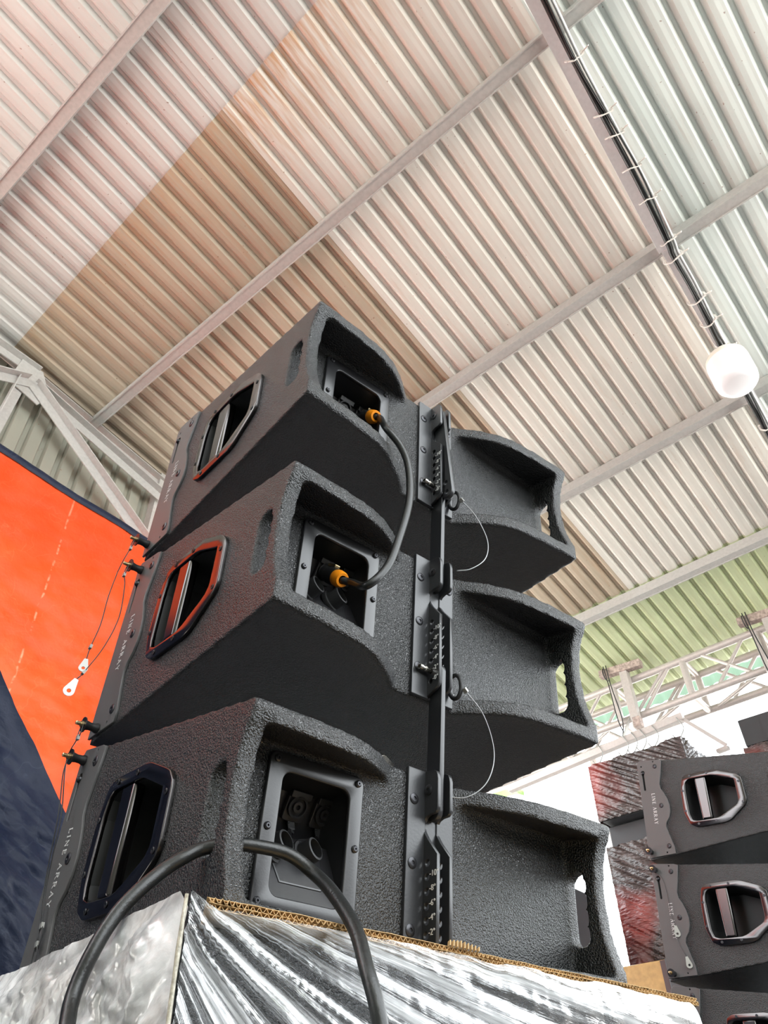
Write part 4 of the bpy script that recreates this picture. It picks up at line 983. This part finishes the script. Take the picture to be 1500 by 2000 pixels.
# ------------------------------------------------------------------ wrapped columns in the background
def wrapped(name, a0, a1, b0, b1, z0, z1, label, seed, mat='red_film', group=None, dirv=.9):
    r = empty(name, E((a0+a1)/2, (b0+b1)/2, z0)); tag(r, label, 'wrapped box', group); inv = Matrix.Translation(r.location).inverted()
    core = MB(); P = [E(a0 + .015, b0 + .015, 0), E(a1 - .015, b0 + .015, 0), E(a1 - .015, b1 - .015, 0), E(a0 + .015, b1 - .015, 0)]
    core.prism([(p.x, p.y) for p in P], lambda u, v, w_: (u, v, w_), z0, z1 - .012)
    o = core.build('box', 'dark_cabinet', r); o.matrix_parent_inverse = inv
    H = z1 - z0
    def face(P0, P1, nrm):
        Lh = (P1 - P0).length
        def f(u, v):
            p = P0.lerp(P1, u); z = z1 - v*H
            s = (u*Lh*.62*dirv + v*H*.9)
            k = fbm(s*34 + seed, (u*Lh - v*H)*1.6, seed, 2); wv = .013*max(0, .5 - abs(k))/.5 + .006*fbm(u*Lh*11, z*11, seed + 3.)
            fade = min(1, u*12, (1-u)*12) ; top = max(0, 1 - v*14)
            q = p + nrm*(wv*max(.25, fade)); return Vector((q.x, q.y, z + top*(.014*fbm(u*Lh*7, seed))))
        return grid_mesh('film', f, 110, 90, lambda u, v: (u*Lh*3, v*H*3))
    for P0, P1, nr in ((E(a0, b0, 0), E(a0, b1, 0), -EH), (E(a0, b0, 0), E(a1, b0, 0), -DH), (E(a0, b1, 0), E(a1, b1, 0), DH)):
        o = link('film', face(P0, P1, nr), mat, r); o.matrix_parent_inverse = inv
    return r
def plainbox(name, a0, a1, b0, b1, z0, z1, label, cat, mat='dark_cabinet', lidmat=None):
    r = empty(name, E((a0+a1)/2, (b0+b1)/2, z0)); tag(r, label, cat); inv = Matrix.Translation(r.location).inverted()
    P = [E(a0, b0, 0), E(a1, b0, 0), E(a1, b1, 0), E(a0, b1, 0)]
    mb = MB(); mb.prism([(p.x, p.y) for p in P], lambda u, v, w_: (u, v, w_), z0, z1); o = mb.build('body', mat, r, bevel=.006); o.matrix_parent_inverse = inv
    return r, inv
wrapped('wrapped_stack', 4.3, 4.75, 1.315, 1.915, 3.10, 3.435, 'upper red-film wrapped box behind the far stack, under the flying beam', 1.3, group='red wrapped boxes')
plainbox('speaker_cabinet', 4.40, 4.75, 1.36, 1.91, 2.955, 3.095, 'unwrapped dark cabinet sandwiched between two red-film wrapped boxes', 'speaker')
r2, i2 = None, None
wrapped('wrapped_stack', 4.3, 4.75, 1.30, 1.905, 2.305, 2.95, 'taller lower red-film wrapped box behind the far stack', 5.1, group='red wrapped boxes')
r3, i3 = plainbox('cardboard_box', 4.0, 4.75, 1.595, 1.92, 1.75, 2.30, 'brown taped cardboard box peeking over the near cardboard sheet edge', 'box', 'taped_card')
mb = MB(); mb.bar(E(3.995, 1.592, 1.76), E(3.995, 1.592, 2.295), .05, .012, up=EH); o = mb.build('corner_tape', 'black_plastic', r3); o.matrix_parent_inverse = i3
plainbox('equipment_case', 3.98, 4.78, 1.2, 1.92, 0, 1.74, 'black equipment case at the foot of the red wrapped boxes', 'case')
plainbox('equipment_case', 3.98, 4.78, 1.2, 1.59, 1.745, 2.30, 'second black equipment case beside the brown taped box', 'case')
rb_, ib_ = plainbox('speaker_cabinet', 4.6, 5.0, .40, 1.055, 3.40, 3.565, 'black cabinet on a red wrapped box at upper right behind far stack', 'speaker')
mb = MB(); mb.prism([(.46, 3.41), (.93, 3.41), (.93, 3.555), (.46, 3.555)], lambda u, v, w_: E(4.597 - w_, u, v), 0, .004); o = mb.build('front_panel', 'dark_cabinet', rb_); o.matrix_parent_inverse = ib_
wrapped('wrapped_stack', 4.58, 5.0, .38, 1.07, 2.6, 3.395, 'red-film wrapped box at far right under the black cabinet', 9.4, group='red wrapped boxes')
plainbox('equipment_case', 4.58, 5.0, .38, 1.07, 0, 2.595, 'tall black equipment case under the far right red wrapped box', 'case')
plainbox('speaker_cabinet', 3.9, 4.2, 1.965, 2.3, 0, 2.675, 'tall dark grey cabinet glimpsed through the hand slot of lowest near speaker', 'speaker')
# stand under the far stack
sb = RB3.location; 
r = empty('speaker_stand', (sb.x, sb.y - .2, 0)); tag(r, 'black subwoofer standing under the far right stack, hidden below the frame', 'speaker'); inv = Matrix.Translation(r.location).inverted()
mb = MB(); mb.box((sb.x - .34, sb.y - .55, 0), (sb.x + .34, sb.y + .05, sb.z - .012)); o = mb.build('body', 'textured_paint', r, bevel=.01); o.matrix_parent_inverse = inv
mb = MB(); mb.lathe((sb.x, sb.y - .551, .7), (0, -1, 0), [(0, .2), (.006, .2), (.006, .19), (.001, .18)], 32); o = mb.build('grille', 'dark_cabinet', r); o.matrix_parent_inverse = inv

# ------------------------------------------------------------------ banana plant outside
bp_ = empty('banana_plant', E(7.2, 5.05, 0)); tag(bp_, 'bright green broad-leaved plant outside, above the lowest near speaker', 'plant'); bpi = Matrix.Translation(bp_.location).inverted()
mb = MB(); mb.tube([E(7.2, 5.05, 0), E(7.2, 5.07, 2.8), E(7.18, 5.05, 4.45)], [.12, .10, .06], 12); o = mb.build('stem', 'bark', bp_, smooth='all'); o.matrix_parent_inverse = bpi
for k in range(9):
    an = 2*PI*k/9 + .4; ln = 1.15; dirn = EH*math.cos(an) + DH*math.sin(an); sd_ = dirn.cross(Vector((0,0,1)))
    base = E(7.2, 5.05, 4.25 + .03*k)
    def leaf(u, v, dirn=dirn, sd_=sd_, base=base):
        wd = .2*math.sin(PI*min(1, u*.97 + .03))**.6; q = base + dirn*(ln*u) + Vector((0, 0, 1.3*u - 1.05*u*u)); t = (v - .5)*2
        return q + sd_*(wd*t) - Vector((0, 0, .06*abs(t)))
    o = link('leaf', grid_mesh('leaf', leaf, 14, 4), 'leaf', bp_); o.matrix_parent_inverse = bpi
